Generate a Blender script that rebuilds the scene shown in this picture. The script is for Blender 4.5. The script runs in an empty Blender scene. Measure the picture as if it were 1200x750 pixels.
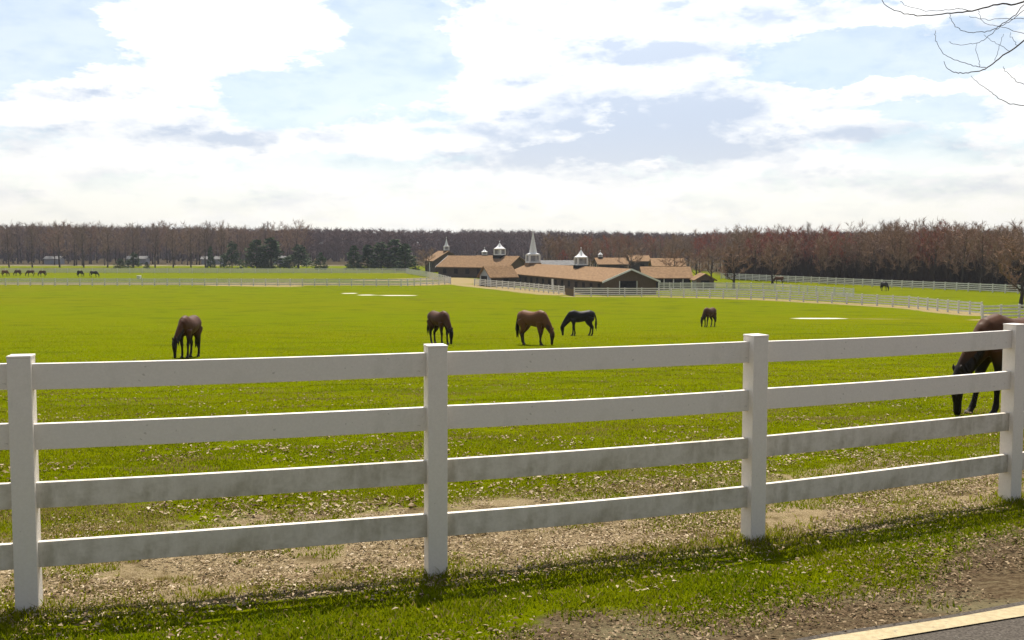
import bpy, bmesh, math, random
import numpy as np
from mathutils import Vector, Matrix, Quaternion

R = math.radians
rng = np.random.default_rng(11)
random.seed(5)
scn = bpy.context.scene
COL = scn.collection

# ------------------------------------------------------------------ camera
CAM_H = 2.07
PITCH = math.atan(87 / 1200)
FPX = 1200.0
cam_d = bpy.data.cameras.new('camera')
cam = bpy.data.objects.new('camera', cam_d)
COL.objects.link(cam)
cam_d.sensor_width = 36; cam_d.lens = 36
cam_d.clip_start = 0.05; cam_d.clip_end = 6000
cam.location = (0, 0, CAM_H)
cam.rotation_euler = (math.pi / 2 - PITCH, 0, 0)
scn.camera = cam


def ray(u, v):
    x = (u - 600) / FPX; yy = (375 - v) / FPX
    c, s = math.cos(PITCH), math.sin(PITCH)
    return np.array([x, c + yy * s, -s + yy * c])


def at_y(u, v, y):
    d = ray(u, v)
    return np.array([0, 0, CAM_H]) + d * (y / d[1])


# ------------------------------------------------------------------ terrain
def pchip(xk, yk, xs):
    xk = np.array(xk, float); yk = np.array(yk, float)
    h = np.diff(xk); dl = np.diff(yk) / h
    m = np.zeros(len(xk))
    for i in range(1, len(xk) - 1):
        if dl[i - 1] * dl[i] > 0:
            w1 = 2 * h[i] + h[i - 1]; w2 = h[i] + 2 * h[i - 1]
            m[i] = (w1 + w2) / (w1 / dl[i - 1] + w2 / dl[i])
    i = np.clip(np.searchsorted(xk, xs) - 1, 0, len(xk) - 2)
    t = (xs - xk[i]) / h[i]
    return ((2 * t**3 - 3 * t**2 + 1) * yk[i] + (t**3 - 2 * t**2 + t) * h[i] * m[i]
            + (-2 * t**3 + 3 * t**2) * yk[i + 1] + (t**3 - t**2) * h[i] * m[i + 1])


_PY = np.concatenate([np.arange(-60, 200, .25), np.arange(200, 3000, 10.)])
_PZ = pchip([-60, 4, 7.5, 15.6, 24, 37, 46.5, 60, 84.5, 116, 134, 160, 3000],
            [0.02, 0.015, 0, -.50, -1.1, -1.95, -2.45, -3.25, -4.6, -5.45, -5.6, -5.62, -5.62], _PY)
FX = np.array([-9.4, -7.2, -5.0, -2.74, -.48, 1.70, 4.08, 6.3, 8.5])
FY = np.array([4.55, 4.85, 5.22, 5.68, 6.32, 7.10, 8.27, 9.28, 10.3])


def fence_y(x):
    x = np.asarray(x, float)
    y = np.interp(x, FX, FY)
    y = np.where(x < FX[0], FY[0] + (x - FX[0]) * .14, y)
    return np.where(x > FX[-1], FY[-1] + (x - FX[-1]) * .46, y)


def sstep(a, b, t):
    t = np.clip((t - a) / (b - a), 0, 1)
    return t * t * (3 - 2 * t)


def fence_s(x, y):                       # metres in front of the near fence (towards the road)
    return (fence_y(x) - y) * .935


def zg(x, y):
    x = np.asarray(x, float); y = np.asarray(y, float)
    z = np.interp(y, _PY, _PZ)
    s = fence_s(x, y)
    z = z + .12 * sstep(.1, 1.3, s) + .04 * sstep(1.3, 2.3, s)
    far = sstep(9, 40, y)
    z = z + far * .10 * (np.sin(x * .13 + y * .07) * np.sin(y * .11 - x * .05)) * (1 - sstep(90, 140, y))
    near = (1 - sstep(20, 60, y)) * sstep(-.1, .5, -s)
    z = z + near * .018 * (np.sin(x * 2.1 + 1.3 * y) + np.sin(3.3 * y - 1.7 * x))
    dip = np.exp(-(((x - 11) / 24)**4 + ((y - 196) / 40)**4))
    z = z - .55 * dip
    z = z + 3.5 * sstep(700, 1500, y)
    return z


def zgf(x, y):
    return float(zg(x, y))


def at_ground(u, v):
    d = ray(u, v); o = np.array([0, 0, CAM_H])
    t = np.concatenate([np.arange(2, 40, .05), np.arange(40, 900, .25)])
    P = o[None] + t[:, None] * d[None]
    g = P[:, 2] - zg(P[:, 0], P[:, 1])
    k = np.argmax(g < 0)
    if g[k] >= 0: k = len(t) - 1
    p = P[k]
    return np.array([p[0], p[1], zgf(p[0], p[1])])


# ------------------------------------------------------------------ helpers
def tag(o, label=None, cat=None, group=None, kind=None):
    if label: o['label'] = label
    if cat: o['category'] = cat
    if group: o['group'] = group
    if kind: o['kind'] = kind
    return o


def empty(name, loc, rz=0.0):
    o = bpy.data.objects.new(name, None); COL.objects.link(o)
    o.empty_display_size = .2
    o.location = loc; o.rotation_euler = (0, 0, rz)
    return o


def link(name, me, parent=None, loc=None, rot=None):
    o = bpy.data.objects.new(name, me); COL.objects.link(o)
    if parent is not None: o.parent = parent
    if loc is not None: o.location = loc
    if rot is not None: o.rotation_euler = rot
    return o


def copy_tree(o, parent=None):
    c = o.copy(); COL.objects.link(c)
    if parent is not None: c.parent = parent
    for ch in list(o.children): copy_tree(ch, c)
    return c


def mesh_np(name, V, F, mat=None, smooth=False, attrs=None):
    V = np.asarray(V, np.float32); F = np.asarray(F, np.int32)
    k = F.shape[1]; n = len(F)
    me = bpy.data.meshes.new(name)
    me.vertices.add(len(V)); me.vertices.foreach_set('co', V.ravel())
    me.loops.add(n * k); me.loops.foreach_set('vertex_index', F.ravel())
    me.polygons.add(n)
    me.polygons.foreach_set('loop_start', np.arange(0, n * k, k, dtype=np.int32))
    me.polygons.foreach_set('loop_total', np.full(n, k, np.int32))
    if smooth: me.polygons.foreach_set('use_smooth', np.ones(n, bool))
    me.update(calc_edges=True)
    for an, av in (attrs or {}).items():
        a = me.attributes.new(an, 'FLOAT', 'POINT')
        a.data.foreach_set('value', np.asarray(av, np.float32))
    if mat: me.materials.append(mat)
    return me


class MB:
    def __init__(s): s.v = []; s.f = []

    def quad(s, a, b, c, d):
        n = len(s.v); s.v += [tuple(a), tuple(b), tuple(c), tuple(d)]; s.f.append((n, n + 1, n + 2, n + 3))

    def tri(s, a, b, c):
        n = len(s.v); s.v += [tuple(a), tuple(b), tuple(c)]; s.f.append((n, n + 1, n + 2))

    def box(s, c, size, rz=0.0):
        x, y, z = [k / 2 for k in size]; n = len(s.v)
        ca, sa = math.cos(rz), math.sin(rz)
        for dx, dy, dz in ((-x, -y, -z), (x, -y, -z), (x, y, -z), (-x, y, -z), (-x, -y, z), (x, -y, z), (x, y, z), (-x, y, z)):
            s.v.append((c[0] + dx * ca - dy * sa, c[1] + dx * sa + dy * ca, c[2] + dz))
        for f in ((0, 3, 2, 1), (4, 5, 6, 7), (0, 1, 5, 4), (1, 2, 6, 5), (2, 3, 7, 6), (3, 0, 4, 7)):
            s.f.append(tuple(n + i for i in f))

    def prism(s, poly, h0, h1, ax=2):
        """extrude polygon: ax=2 poly in xy, z h0..h1; ax=0: poly in yz, x h0..h1"""
        n = len(s.v); m = len(poly)
        for h in (h0, h1):
            for p in poly:
                s.v.append((p[0], p[1], h) if ax == 2 else (h, p[0], p[1]))
        s.f.append(tuple(n + i for i in reversed(range(m)))); s.f.append(tuple(n + m + i for i in range(m)))
        for i in range(m):
            j = (i + 1) % m; s.f.append((n + i, n + j, n + m + j, n + m + i))

    def tube(s, pts, rad, n=6, side=None, caps=True):
        """loft; rad: list of scalar or (ra, rb); side = fixed lateral axis for elliptical sections"""
        pts = [Vector(p) for p in pts]; base = len(s.v); m = len(pts)
        prev = None
        for i, p in enumerate(pts):
            t = (pts[min(i + 1, m - 1)] - pts[max(i - 1, 0)])
            if t.length < 1e-9: t = Vector((0, 0, 1))
            t.normalize()
            if side is not None:
                a = Vector(side); a = (a - t * a.dot(t)).normalized()
            else:
                a = prev if prev is not None else (Vector((1, 0, 0)) if abs(t.x) < .8 else Vector((0, 1, 0)))
                a = (a - t * a.dot(t)).normalized(); prev = a
            b = t.cross(a)
            r = rad[i]; ra, rb = (r, r) if not isinstance(r, (tuple, list)) else r
            for k in range(n):
                th = 2 * math.pi * k / n
                s.v.append(tuple(p + a * (ra * math.cos(th)) + b * (rb * math.sin(th))))
        for i in range(m - 1):
            for k in range(n):
                j = (k + 1) % n
                s.f.append((base + i * n + k, base + i * n + j, base + (i + 1) * n + j, base + (i + 1) * n + k))
        if caps:
            s.f.append(tuple(base + k for k in reversed(range(n))))
            s.f.append(tuple(base + (m - 1) * n + k for k in range(n)))

    def mesh(s, name, mat=None, smooth=False, bevel=0.0):
        me = bpy.data.meshes.new(name); me.from_pydata(s.v, [], s.f); me.update()
        bm = bmesh.new(); bm.from_mesh(me)
        if bevel:
            bmesh.ops.bevel(bm, geom=list(bm.edges), offset=bevel, segments=2, affect='EDGES', profile=.5)
        bmesh.ops.recalc_face_normals(bm, faces=bm.faces)
        bm.to_mesh(me); bm.free()
        if smooth: me.polygons.foreach_set('use_smooth', [True] * len(me.polygons))
        if mat: me.materials.append(mat)
        return me

    def build(s, name, mat=None, parent=None, smooth=False, bevel=0.0):
        return link(name, s.mesh(name, mat, smooth, bevel), parent)


# ------------------------------------------------------------------ node helpers
class NG:
    def __init__(s, tree): s.t = tree; s.n = tree.nodes; s.l = tree.links

    def put(s, sock, v):
        if hasattr(v, 'is_output'): s.l.new(v, sock)
        elif v is not None:
            if hasattr(sock.default_value, '__len__') and not hasattr(v, '__len__'): v = [v] * len(sock.default_value)
            if hasattr(v, '__len__') and len(v) == 3 and len(sock.default_value) == 4: v = tuple(v) + (1,)
            sock.default_value = v

    def node(s, typ, **kw):
        nd = s.n.new(typ)
        for k, v in kw.items():
            if k.startswith('i_'): s.put(nd.inputs[k[2:].replace('_', ' ')], v)
            else: setattr(nd, k, v)
        return nd

    def m(s, op, a, b=None, c=None, clamp=False):
        nd = s.n.new('ShaderNodeMath'); nd.operation = op; nd.use_clamp = clamp
        for i, v in enumerate((a, b, c)):
            if v is not None: s.put(nd.inputs[i], v)
        return nd.outputs[0]

    def mix(s, f, a, b, mode='MIX'):
        nd = s.n.new('ShaderNodeMix'); nd.data_type = 'RGBA'; nd.blend_type = mode
        s.put(nd.inputs[0], f); s.put(nd.inputs[6], a); s.put(nd.inputs[7], b)
        return nd.outputs[2]

    def ss(s, a, b, v):
        nd = s.n.new('ShaderNodeMapRange'); nd.interpolation_type = 'SMOOTHSTEP'
        s.put(nd.inputs[0], v); nd.inputs[1].default_value = a; nd.inputs[2].default_value = b
        return nd.outputs[0]

    def noise(s, vec, scale, detail=4, rough=.55, dist=0.0):
        nd = s.n.new('ShaderNodeTexNoise'); s.put(nd.inputs['Vector'], vec)
        nd.inputs['Scale'].default_value = scale; nd.inputs['Detail'].default_value = detail
        nd.inputs['Roughness'].default_value = rough; nd.inputs['Distortion'].default_value = dist
        return nd.outputs[0]

    def vmul(s, vec, k):
        nd = s.n.new('ShaderNodeVectorMath'); nd.operation = 'MULTIPLY'
        s.put(nd.inputs[0], vec); nd.inputs[1].default_value = k
        return nd.outputs[0]

    def attr(s, name):
        nd = s.n.new('ShaderNodeAttribute'); nd.attribute_name = name
        return nd.outputs['Fac']

    def coord(s, which='Object'):
        return s.n.new('ShaderNodeTexCoord').outputs[which]

    def ramp(s, f, stops):
        nd = s.n.new('ShaderNodeValToRGB'); s.put(nd.inputs[0], f)
        e = nd.color_ramp.elements
        e[0].position, e[0].color = stops[0][0], tuple(stops[0][1]) + (1,)
        e[1].position, e[1].color = stops[-1][0], tuple(stops[-1][1]) + (1,)
        for p, c in stops[1:-1]:
            x = e.new(p); x.color = tuple(c) + (1,)
        return nd.outputs[0]


def new_mat(name):
    m = bpy.data.materials.new(name); m.use_nodes = True
    g = NG(m.node_tree)
    b = m.node_tree.nodes['Principled BSDF']
    b.inputs['Roughness'].default_value = .8
    b.inputs['Specular IOR Level'].default_value = .2
    return m, g, b


def bump(g, b, h, strength=.3, dist=.02):
    nd = g.n.new('ShaderNodeBump'); nd.inputs['Strength'].default_value = strength
    nd.inputs['Distance'].default_value = dist
    g.put(nd.inputs['Height'], h); g.l.new(nd.outputs[0], b.inputs['Normal'])


def simple_mat(name, c0, c1, scale=4.0, rough=.8, spec=.2, stretch=(1, 1, 1), bstr=0.2, detail=5):
    m, g, b = new_mat(name)
    n = g.noise(g.vmul(g.coord(), stretch), scale, detail, .6)
    g.put(b.inputs['Base Color'], g.mix(g.ss(.3, .7, n), c0, c1))
    b.inputs['Roughness'].default_value = rough; b.inputs['Specular IOR Level'].default_value = spec
    if bstr: bump(g, b, n, bstr)
    return m


MAT = {}
# white painted fence: pale paint with faint green-grey algae and scuffs of their own shape
m, g, b = new_mat('white_fence_paint')
co = g.coord('Object')
n1 = g.noise(g.vmul(co, (1, 1, 1)), 1.7, 6, .65)
n2 = g.noise(g.vmul(co, (1, 1, .35)), 16, 5, .6)
n3 = g.noise(co, 60, 3, .6)
grime = g.m('MULTIPLY', g.ss(.50, .74, n1), g.ss(.35, .68, n2))
c = g.mix(g.ss(.35, .7, n3), (.76, .70, .63), (.80, .74, .67))
c = g.mix(g.m('MULTIPLY', grime, .35), c, (.30, .28, .17))
spk = g.ss(.70, .76, g.noise(co, 33, 2, .5))
c = g.mix(g.m('MULTIPLY', spk, .35), c, (.22, .19, .13))
g.put(b.inputs['Base Color'], c); b.inputs['Roughness'].default_value = .45; b.inputs['Specular IOR Level'].default_value = .35
bump(g, b, n3, .05, .004)
MAT['fence'] = m
# algae-stained version for the two lowest rails (heavier growth on those boards)
m, g, b = new_mat('mildewed_fence_paint')
co = g.coord('Object')
n1 = g.noise(g.vmul(co, (1, 1, 1.5)), 1.1, 7, .7)
n2 = g.noise(g.vmul(co, (1, 1, .4)), 14, 6, .65)
n3 = g.noise(co, 55, 3, .6)
grime = g.m('MULTIPLY', g.ss(.36, .66, n1), g.ss(.22, .62, n2))
c = g.mix(g.ss(.35, .7, n3), (.72, .66, .58), (.76, .70, .62))
c = g.mix(g.m('MULTIPLY', grime, .75), c, (.26, .22, .13))
g.put(b.inputs['Base Color'], c); b.inputs['Roughness'].default_value = .5; b.inputs['Specular IOR Level'].default_value = .3
bump(g, b, n3, .05, .004)
MAT['mildew'] = m

MAT['far_fence'] = simple_mat('far_white_paint', (.62, .60, .58), (.74, .72, .70), 3, .6)
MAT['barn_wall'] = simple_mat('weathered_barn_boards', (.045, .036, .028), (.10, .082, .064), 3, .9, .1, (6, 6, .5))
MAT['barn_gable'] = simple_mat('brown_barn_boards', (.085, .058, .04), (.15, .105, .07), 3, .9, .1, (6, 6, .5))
MAT['roof'] = simple_mat('brown_shingles', (.15, .088, .044), (.25, .155, .08), 2.2, .9, .1, (1, 1, 2), .3)
MAT['pale_roof'] = simple_mat('pale_metal_roof', (.10, .10, .10), (.17, .165, .16), 1.5, .9)
MAT['trim'] = simple_mat('white_trim', (.66, .65, .66), (.78, .77, .76), 5, .6)
MAT['dark'] = simple_mat('dark_opening', (.012, .011, .010), (.03, .027, .024), 3, .9, .05)
MAT['louver'] = simple_mat('grey_louver', (.25, .26, .30), (.38, .39, .42), 5, .7)
MAT['gate'] = simple_mat('brown_gate_boards', (.10, .06, .035), (.17, .11, .06), 6, .9, .1)
MAT['hoof'] = simple_mat('hoof', (.03, .025, .02), (.06, .05, .04), 8, .6)

# bark + twigs with a per-tree tint
def twig_mat(name, stops, rough=.9):
    m, g, b = new_mat(name)
    oi = g.n.new('ShaderNodeObjectInfo')
    c = g.ramp(oi.outputs['Random'], stops)
    n = g.noise(g.coord(), 2.5, 3, .6)
    c = g.mix(g.m('MULTIPLY', g.ss(.3, .75, n), .6), c, g.mix(.5, c, (.24, .19, .15)))
    g.put(b.inputs['Base Color'], c); b.inputs['Roughness'].default_value = rough
    b.inputs['Specular IOR Level'].default_value = .1
    return m


MAT['bark'] = simple_mat('grey_bark', (.045, .034, .027), (.09, .072, .058), 5, .95, .05, (4, 4, .8), .5)
MAT['twig_brown'] = twig_mat('brown_twigs', [(0, (.23, .12, .07)), (.35, (.26, .16, .10)), (.7, (.27, .18, .12)), (1, (.19, .13, .09))])
MAT['twig_red'] = twig_mat('budding_red_twigs', [(0, (.30, .055, .035)), (.5, (.24, .075, .045)), (1, (.34, .09, .05))])
MAT['twig_grey'] = twig_mat('grey_twigs', [(0, (.19, .13, .095)), (.5, (.23, .15, .11)), (1, (.17, .115, .09))])
MAT['far_wood'] = simple_mat('far_wood_twigs', (.115, .072, .066), (.155, .102, .09), .02, .95, .05, (1, 1, 1), 0)
MAT['scrub'] = simple_mat('scrub_twigs', (.04, .03, .022), (.085, .06, .042), .3, .95, .05, (1, 1, 1), 0)
m, g, b = new_mat('evergreen_needles')
oi = g.n.new('ShaderNodeObjectInfo')
n = g.noise(g.coord(), 1.3, 3, .6)
c = g.mix(oi.outputs['Random'], (.026, .055, .020), (.040, .075, .026))
c = g.mix(g.ss(.35, .7, n), c, (.075, .105, .034))
g.put(b.inputs['Base Color'], c); b.inputs['Specular IOR Level'].default_value = .15
MAT['needles'] = m

# ------------------------------------------------------------------ ground sheet
def seg_dist(X, Y, pts):
    best = np.full(X.shape, 1e9)
    for (x0, y0), (x1, y1) in zip(pts[:-1], pts[1:]):
        dx, dy = x1 - x0, y1 - y0; L = dx * dx + dy * dy
        t = np.clip(((X - x0) * dx + (Y - y0) * dy) / L, 0, 1)
        best = np.minimum(best, np.hypot(X - x0 - t * dx, Y - y0 - t * dy))
    return best


def gpts(pl): return [tuple(at_ground(u, v)[:2]) for u, v in pl]


L_F1 = gpts([(-80, 334.5), (240, 335), (470, 335.6), (528, 333)])
L_F3 = gpts([(-80, 320), (240, 320.3), (478, 320.5)])
L_F3b = gpts([(476, 320.5), (500, 325), (528, 332.5)])
L_FB = gpts([(556, 334.5), (610, 339.5), (661, 345)])
L_FC = gpts([(673, 347.5), (772, 347.8), (880, 350.5), (1010, 357), (1065, 360.5), (1150, 369.5)])
L_FD = gpts([(1151, 375), (1215, 373), (1300, 371)])
L_F4 = gpts([(845, 327), (874, 328.5), (1000, 335), (1178, 343.5), (1290, 349)])
L_F6 = gpts([(772, 340), (880, 341)])
L_F6b = gpts([(880, 341.2), (908, 342), (1000, 349)])

ys = [-14.0]
while ys[-1] < 2600:
    y = ys[-1]
    st = .5 if y < 3 else (.07 if y < 9 else (.012 * y if y < 120 else (.008 * y if y < 260 else .05 * y)))
    ys.append(y + st)
ys = np.array(ys); ts = np.linspace(-1, 1, 241)
W = np.maximum(14, ys * 1.0 + 6)
X = ts[None, :] * W[:, None]; Y = np.repeat(ys[:, None], len(ts), 1)
Z = zg(X, Y)
V = np.stack([X, Y, Z], -1).reshape(-1, 3)
nr, nc = X.shape
idx = np.arange(nr * nc).reshape(nr, nc)
F = np.stack([idx[:-1, :-1], idx[:-1, 1:], idx[1:, 1:], idx[1:, :-1]], -1).reshape(-1, 4)
S = fence_s(X, Y)
litter = np.where(S < 0, sstep(3.4, .5, -S) if False else 1 - sstep(.7, 3.6, -S), 1 - sstep(.0, .55, S))
litter = litter * (1 - .35 * np.exp(-((Y - 9) / .8)**2) * 0)
shoulder = sstep(1.05, 1.85, S + .22 * np.sin(X * 1.7 + .5) + .12 * np.sin(X * 4.3) + .55 * sstep(1.6, 2.8, X) + .10 * (X - 1.5).clip(-4, 2) * -0)
dC = seg_dist(X, Y, L_FC); dB = seg_dist(X, Y, L_FB); dD = seg_dist(X, Y, L_FD); d1 = seg_dist(X, Y, L_F1)
d6 = seg_dist(X, Y, L_F6)
sand = np.maximum.reduce([1 - sstep(.8, 4.6, dC), 1 - sstep(2.0, 9, dB), .8 * (1 - sstep(.5, 4, dD)), .9 * (1 - sstep(4, 8, seg_dist(X, Y - 9, L_F1))), .8 * (1 - sstep(3, 9, seg_dist(X, Y - 6, L_F3)))])
sand = np.maximum(sand, .8 * (1 - sstep(2, 9, seg_dist(X, Y, gpts([(236, 331.5), (268, 334), (330, 335.5)])))))
sand = np.maximum(sand, 1 - sstep(2, 12, seg_dist(X, Y, gpts([(440, 329), (520, 326), (555, 331)]))))
sand = np.maximum(sand, .7 * (1 - sstep(3, 14, seg_dist(X, Y, gpts([(780, 334), (900, 335)])))))
sand = np.maximum(sand, .75 * (1 - sstep(.5, 2.2, seg_dist(X, Y, gpts([(938, 373), (1000, 373.5), (1060, 374)])))))
white = np.zeros_like(X)
for (u0, u1, v_) in ((940, 980, 373.2), (454, 480, 346.3), (425, 436, 345.8), (407, 412, 343.8)):
    white = np.maximum(white, 1 - sstep(.2, 2.3, seg_dist(X, Y, gpts([(u0, v_), (u1, v_)]))))
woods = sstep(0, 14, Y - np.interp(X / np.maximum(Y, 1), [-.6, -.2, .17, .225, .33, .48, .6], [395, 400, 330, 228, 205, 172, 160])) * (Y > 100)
pale = (sstep(385, 392, Y) * (1 - sstep(402, 412, Y))) * (X < -60)
gme = mesh_np('ground', V, F, None, True,
              {'litter': litter.ravel(), 'shoulder': shoulder.ravel(), 'sand': sand.ravel(), 'woods': woods.ravel(), 'pale': pale.ravel(), 'white': white.ravel()})
m, g, b = new_mat('pasture_ground')
P = g.coord('Object')
nbig = g.noise(P, .09, 4, .55)
nmid = g.noise(g.vmul(P, (.5, 1, 1)), .7, 6, .62)
nfin = g.noise(P, 9, 6, .7)
nlow = g.noise(g.vmul(P, (.35, 1, 1)), .028, 5, .6)
gr = g.mix(g.ss(.32, .68, nfin), (.080, .108, .0008), (.134, .155, .001))
gr = g.mix(g.m('MULTIPLY', g.ss(.40, .72, nmid), .55), gr, (.132, .140, .002))
gr = g.mix(g.m('MULTIPLY', g.ss(.42, .66, nlow), .45), gr, (.136, .132, .002))
npat = g.noise(g.vmul(P, (.55, 1, 1)), .33, 7, .72)
gr = g.mix(g.m('MULTIPLY', g.ss(.48, .70, npat), .8), gr, (.060, .078, .004))
gr = g.mix(g.m('MULTIPLY', g.ss(.60, .74, g.noise(g.vmul(P, (.5, 1, 1)), .9, 8, .75)), .6), gr, (.125, .095, .035))
gr = g.mix(g.m('MULTIPLY', g.ss(.62, .75, nbig), .35), gr, (.13, .10, .015))
vor = g.n.new('ShaderNodeTexVoronoi'); vor.inputs['Scale'].default_value = 48; g.put(vor.inputs['Vector'], P)
vor2 = g.n.new('ShaderNodeTexVoronoi'); vor2.inputs['Scale'].default_value = 11; g.put(vor2.inputs['Vector'], P)
lit = g.ramp(g.m('FRACT', g.m('MULTIPLY', vor.outputs['Distance'], 2.7)),
             [(0, (.10, .066, .036)), (.3, (.19, .135, .078)), (.6, (.31, .235, .145)), (1, (.40, .32, .21))])
lit = g.mix(g.m('MULTIPLY', g.ss(.5, .62, g.noise(P, 3.1, 5, .65)), .7), lit, (.085, .055, .028))
lmask = g.ss(.40, .56, g.m('ADD', g.m('MULTIPLY', g.attr('litter'), .50), g.m('SUBTRACT', g.noise(g.vmul(P, (.7, 1, 1)), 1.3, 7, .72), .36)))
base = g.mix(g.m('MULTIPLY', lmask, .9), gr, lit)
shm = g.ss(.38, .62, g.m('ADD', g.m('MULTIPLY', g.attr('shoulder'), .8), g.m('MULTIPLY', g.m('SUBTRACT', g.noise(P, 3.2, 7, .7), .5), 1.1)))
shc = g.ramp(g.noise(g.vmul(P, (1, 1.6, 1)), 24, 5, .72), [(.25, (.035, .023, .014)), (.42, (.085, .058, .034)), (.55, (.135, .10, .058)), (.75, (.20, .16, .095))])
shc = g.mix(g.m('MULTIPLY', g.ss(.5, .66, g.noise(g.vmul(P, (.6, 1.6, 1)), 1.7, 4, .6)), .8), shc, (.185, .158, .088))
base = g.mix(shm, base, shc)
sm = g.ss(.40, .62, g.m('ADD', g.m('MULTIPLY', g.attr('sand'), .75), g.m('MULTIPLY', g.m('SUBTRACT', g.noise(g.vmul(P, (.6, 1, 1)), .16, 6, .65), .5), .7)))
base = g.mix(g.m('MULTIPLY', sm, .85), base, g.mix(g.noise(P, .5, 4), (.29, .21, .12), (.25, .20, .105)))
base = g.mix(g.ss(.40, .72, g.m('ADD', g.m('MULTIPLY', g.attr('white'), .9), g.m('MULTIPLY', g.m('SUBTRACT', g.noise(g.vmul(P, (.5, 1, 1)), 1.1, 6, .7), .5), .8))), base, (.58, .55, .48))
base = g.mix(g.m('MULTIPLY', g.attr('pale'), .8), base, (.34, .28, .22))
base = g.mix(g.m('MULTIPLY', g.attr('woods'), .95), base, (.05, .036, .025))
g.put(b.inputs['Base Color'], base); b.inputs['Roughness'].default_value = 1; b.inputs['Specular IOR Level'].default_value = 0
bump(g, b, g.m('ADD', g.m('MULTIPLY', g.noise(P, 14, 8, .75), .9), g.m('MULTIPLY', vor2.outputs['Distance'], .4)), .9, .05)
gme.materials.append(m)
tag(link('ground', gme), 'green pasture and verge running down to the far barns', 'ground', kind='structure')

# ------------------------------------------------------------------ road and painted edge line
def strip(name, mat, s0, s1, lift, n=120, x0=-14, x1=14, rows=2, wob=0.0):
    xs = np.linspace(x0, x1, n)
    Vv = []; Ff = []
    for j in range(rows):
        s = s0 + (s1 - s0) * j / (rows - 1)
        for i, x in enumerate(xs):
            t = np.array([.938, .347]) ; nrm = np.array([.347, -.938])
            base_y = 6.55 + .385 * x - .004 * x * x
            ss_ = s + (wob * (math.sin(x * 5.1) + .6 * math.sin(x * 13.7 + 1) + .4 * math.sin(x * 31)) if j == 0 else 0)
            px, py = x + nrm[0] * ss_, base_y + nrm[1] * ss_
            Vv.append((px, py, max(zgf(px, py), zgf(px, py)) + lift))
    for j in range(rows - 1):
        for i in range(n - 1):
            a = j * n + i; Ff.append((a, a + 1, a + n + 1, a + n))
    me = mesh_np(name, Vv, Ff, mat, True)
    return link(name, me)


m, g, b = new_mat('asphalt')
P = g.coord()
v = g.n.new('ShaderNodeTexVoronoi'); v.inputs['Scale'].default_value = 70; g.put(v.inputs['Vector'], P)
c = g.mix(g.ss(.3, .7, g.noise(P, 60, 4, .7)), (.05, .043, .036), (.11, .095, .078))
c = g.mix(g.ss(.62, .8, g.noise(P, 110, 2, .5)), c, (.20, .18, .16))
g.put(b.inputs['Base Color'], c); b.inputs['Roughness'].default_value = .95; b.inputs['Specular IOR Level'].default_value = .05
bump(g, b, v.outputs['Distance'], .5, .008)
tag(strip('road', m, 2.11, 9.0, .012, rows=30, wob=.012), 'dark asphalt road at the bottom right corner', 'road', kind='structure')
m, g, b = new_mat('cream_road_paint')
P = g.coord()
c = g.mix(g.ss(.35, .65, g.noise(P, 30, 4, .6)), (.33, .265, .15), (.41, .335, .195))
c = g.mix(g.m('MULTIPLY', g.ss(.56, .70, g.noise(P, 22, 6, .7)), .7), c, (.16, .135, .11))
g.put(b.inputs['Base Color'], c); b.inputs['Roughness'].default_value = .7
bump(g, b, g.noise(P, 90, 3), .3, .004)
tag(strip('road_edge_line', m, 2.165, 2.285, .018, rows=3, wob=.008), 'worn cream painted line along the road edge', 'road marking', kind='structure')

# ------------------------------------------------------------------ grass blades and dead leaves (uncountable)
m, g, b = new_mat('grass_blades')
t = g.attr('tint')
c = g.ramp(t, [(0, (.100, .146, .003)), (.35, (.172, .200, .003)), (.7, (.215, .228, .004)), (.9, (.21, .17, .04)), (1, (.32, .24, .11))])
df = g.n.new('ShaderNodeBsdfDiffuse'); g.put(df.inputs[0], c)
nm = g.n.new('ShaderNodeVectorMath'); nm.operation = 'ADD'; nm.inputs[1].default_value = (0, 0, 1.6)   # blades share the soft upward normal of the sward
geo = g.n.new('ShaderNodeNewGeometry'); g.l.new(geo.outputs['Normal'], nm.inputs[0])
nn_ = g.n.new('ShaderNodeVectorMath'); nn_.operation = 'NORMALIZE'; g.l.new(nm.outputs[0], nn_.inputs[0]); g.l.new(nn_.outputs[0], df.inputs['Normal'])
tr = g.n.new('ShaderNodeBsdfTranslucent'); g.put(tr.inputs[0], c)
mx = g.n.new('ShaderNodeMixShader'); mx.inputs[0].default_value = .5
g.l.new(df.outputs[0], mx.inputs[1]); g.l.new(tr.outputs[0], mx.inputs[2])
g.l.new(mx.outputs[0], m.node_tree.nodes['Material Output'].inputs[0])
MAT['grass'] = m


def vnoise(x, y, f, seed):
    """cheap smooth value noise"""
    r = np.random.default_rng(seed); T = r.random((64, 64))
    x = x * f + 1000; y = y * f + 1000
    i = np.floor(x).astype(int); j = np.floor(y).astype(int); u = x - i; w = y - j
    u = u * u * (3 - 2 * u); w = w * w * (3 - 2 * w)
    a = T[i % 64, j % 64]; b_ = T[(i + 1) % 64, j % 64]; c_ = T[i % 64, (j + 1) % 64]; d = T[(i + 1) % 64, (j + 1) % 64]
    return (a * (1 - u) + b_ * u) * (1 - w) + (c_ * (1 - u) + d * u) * w


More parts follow.
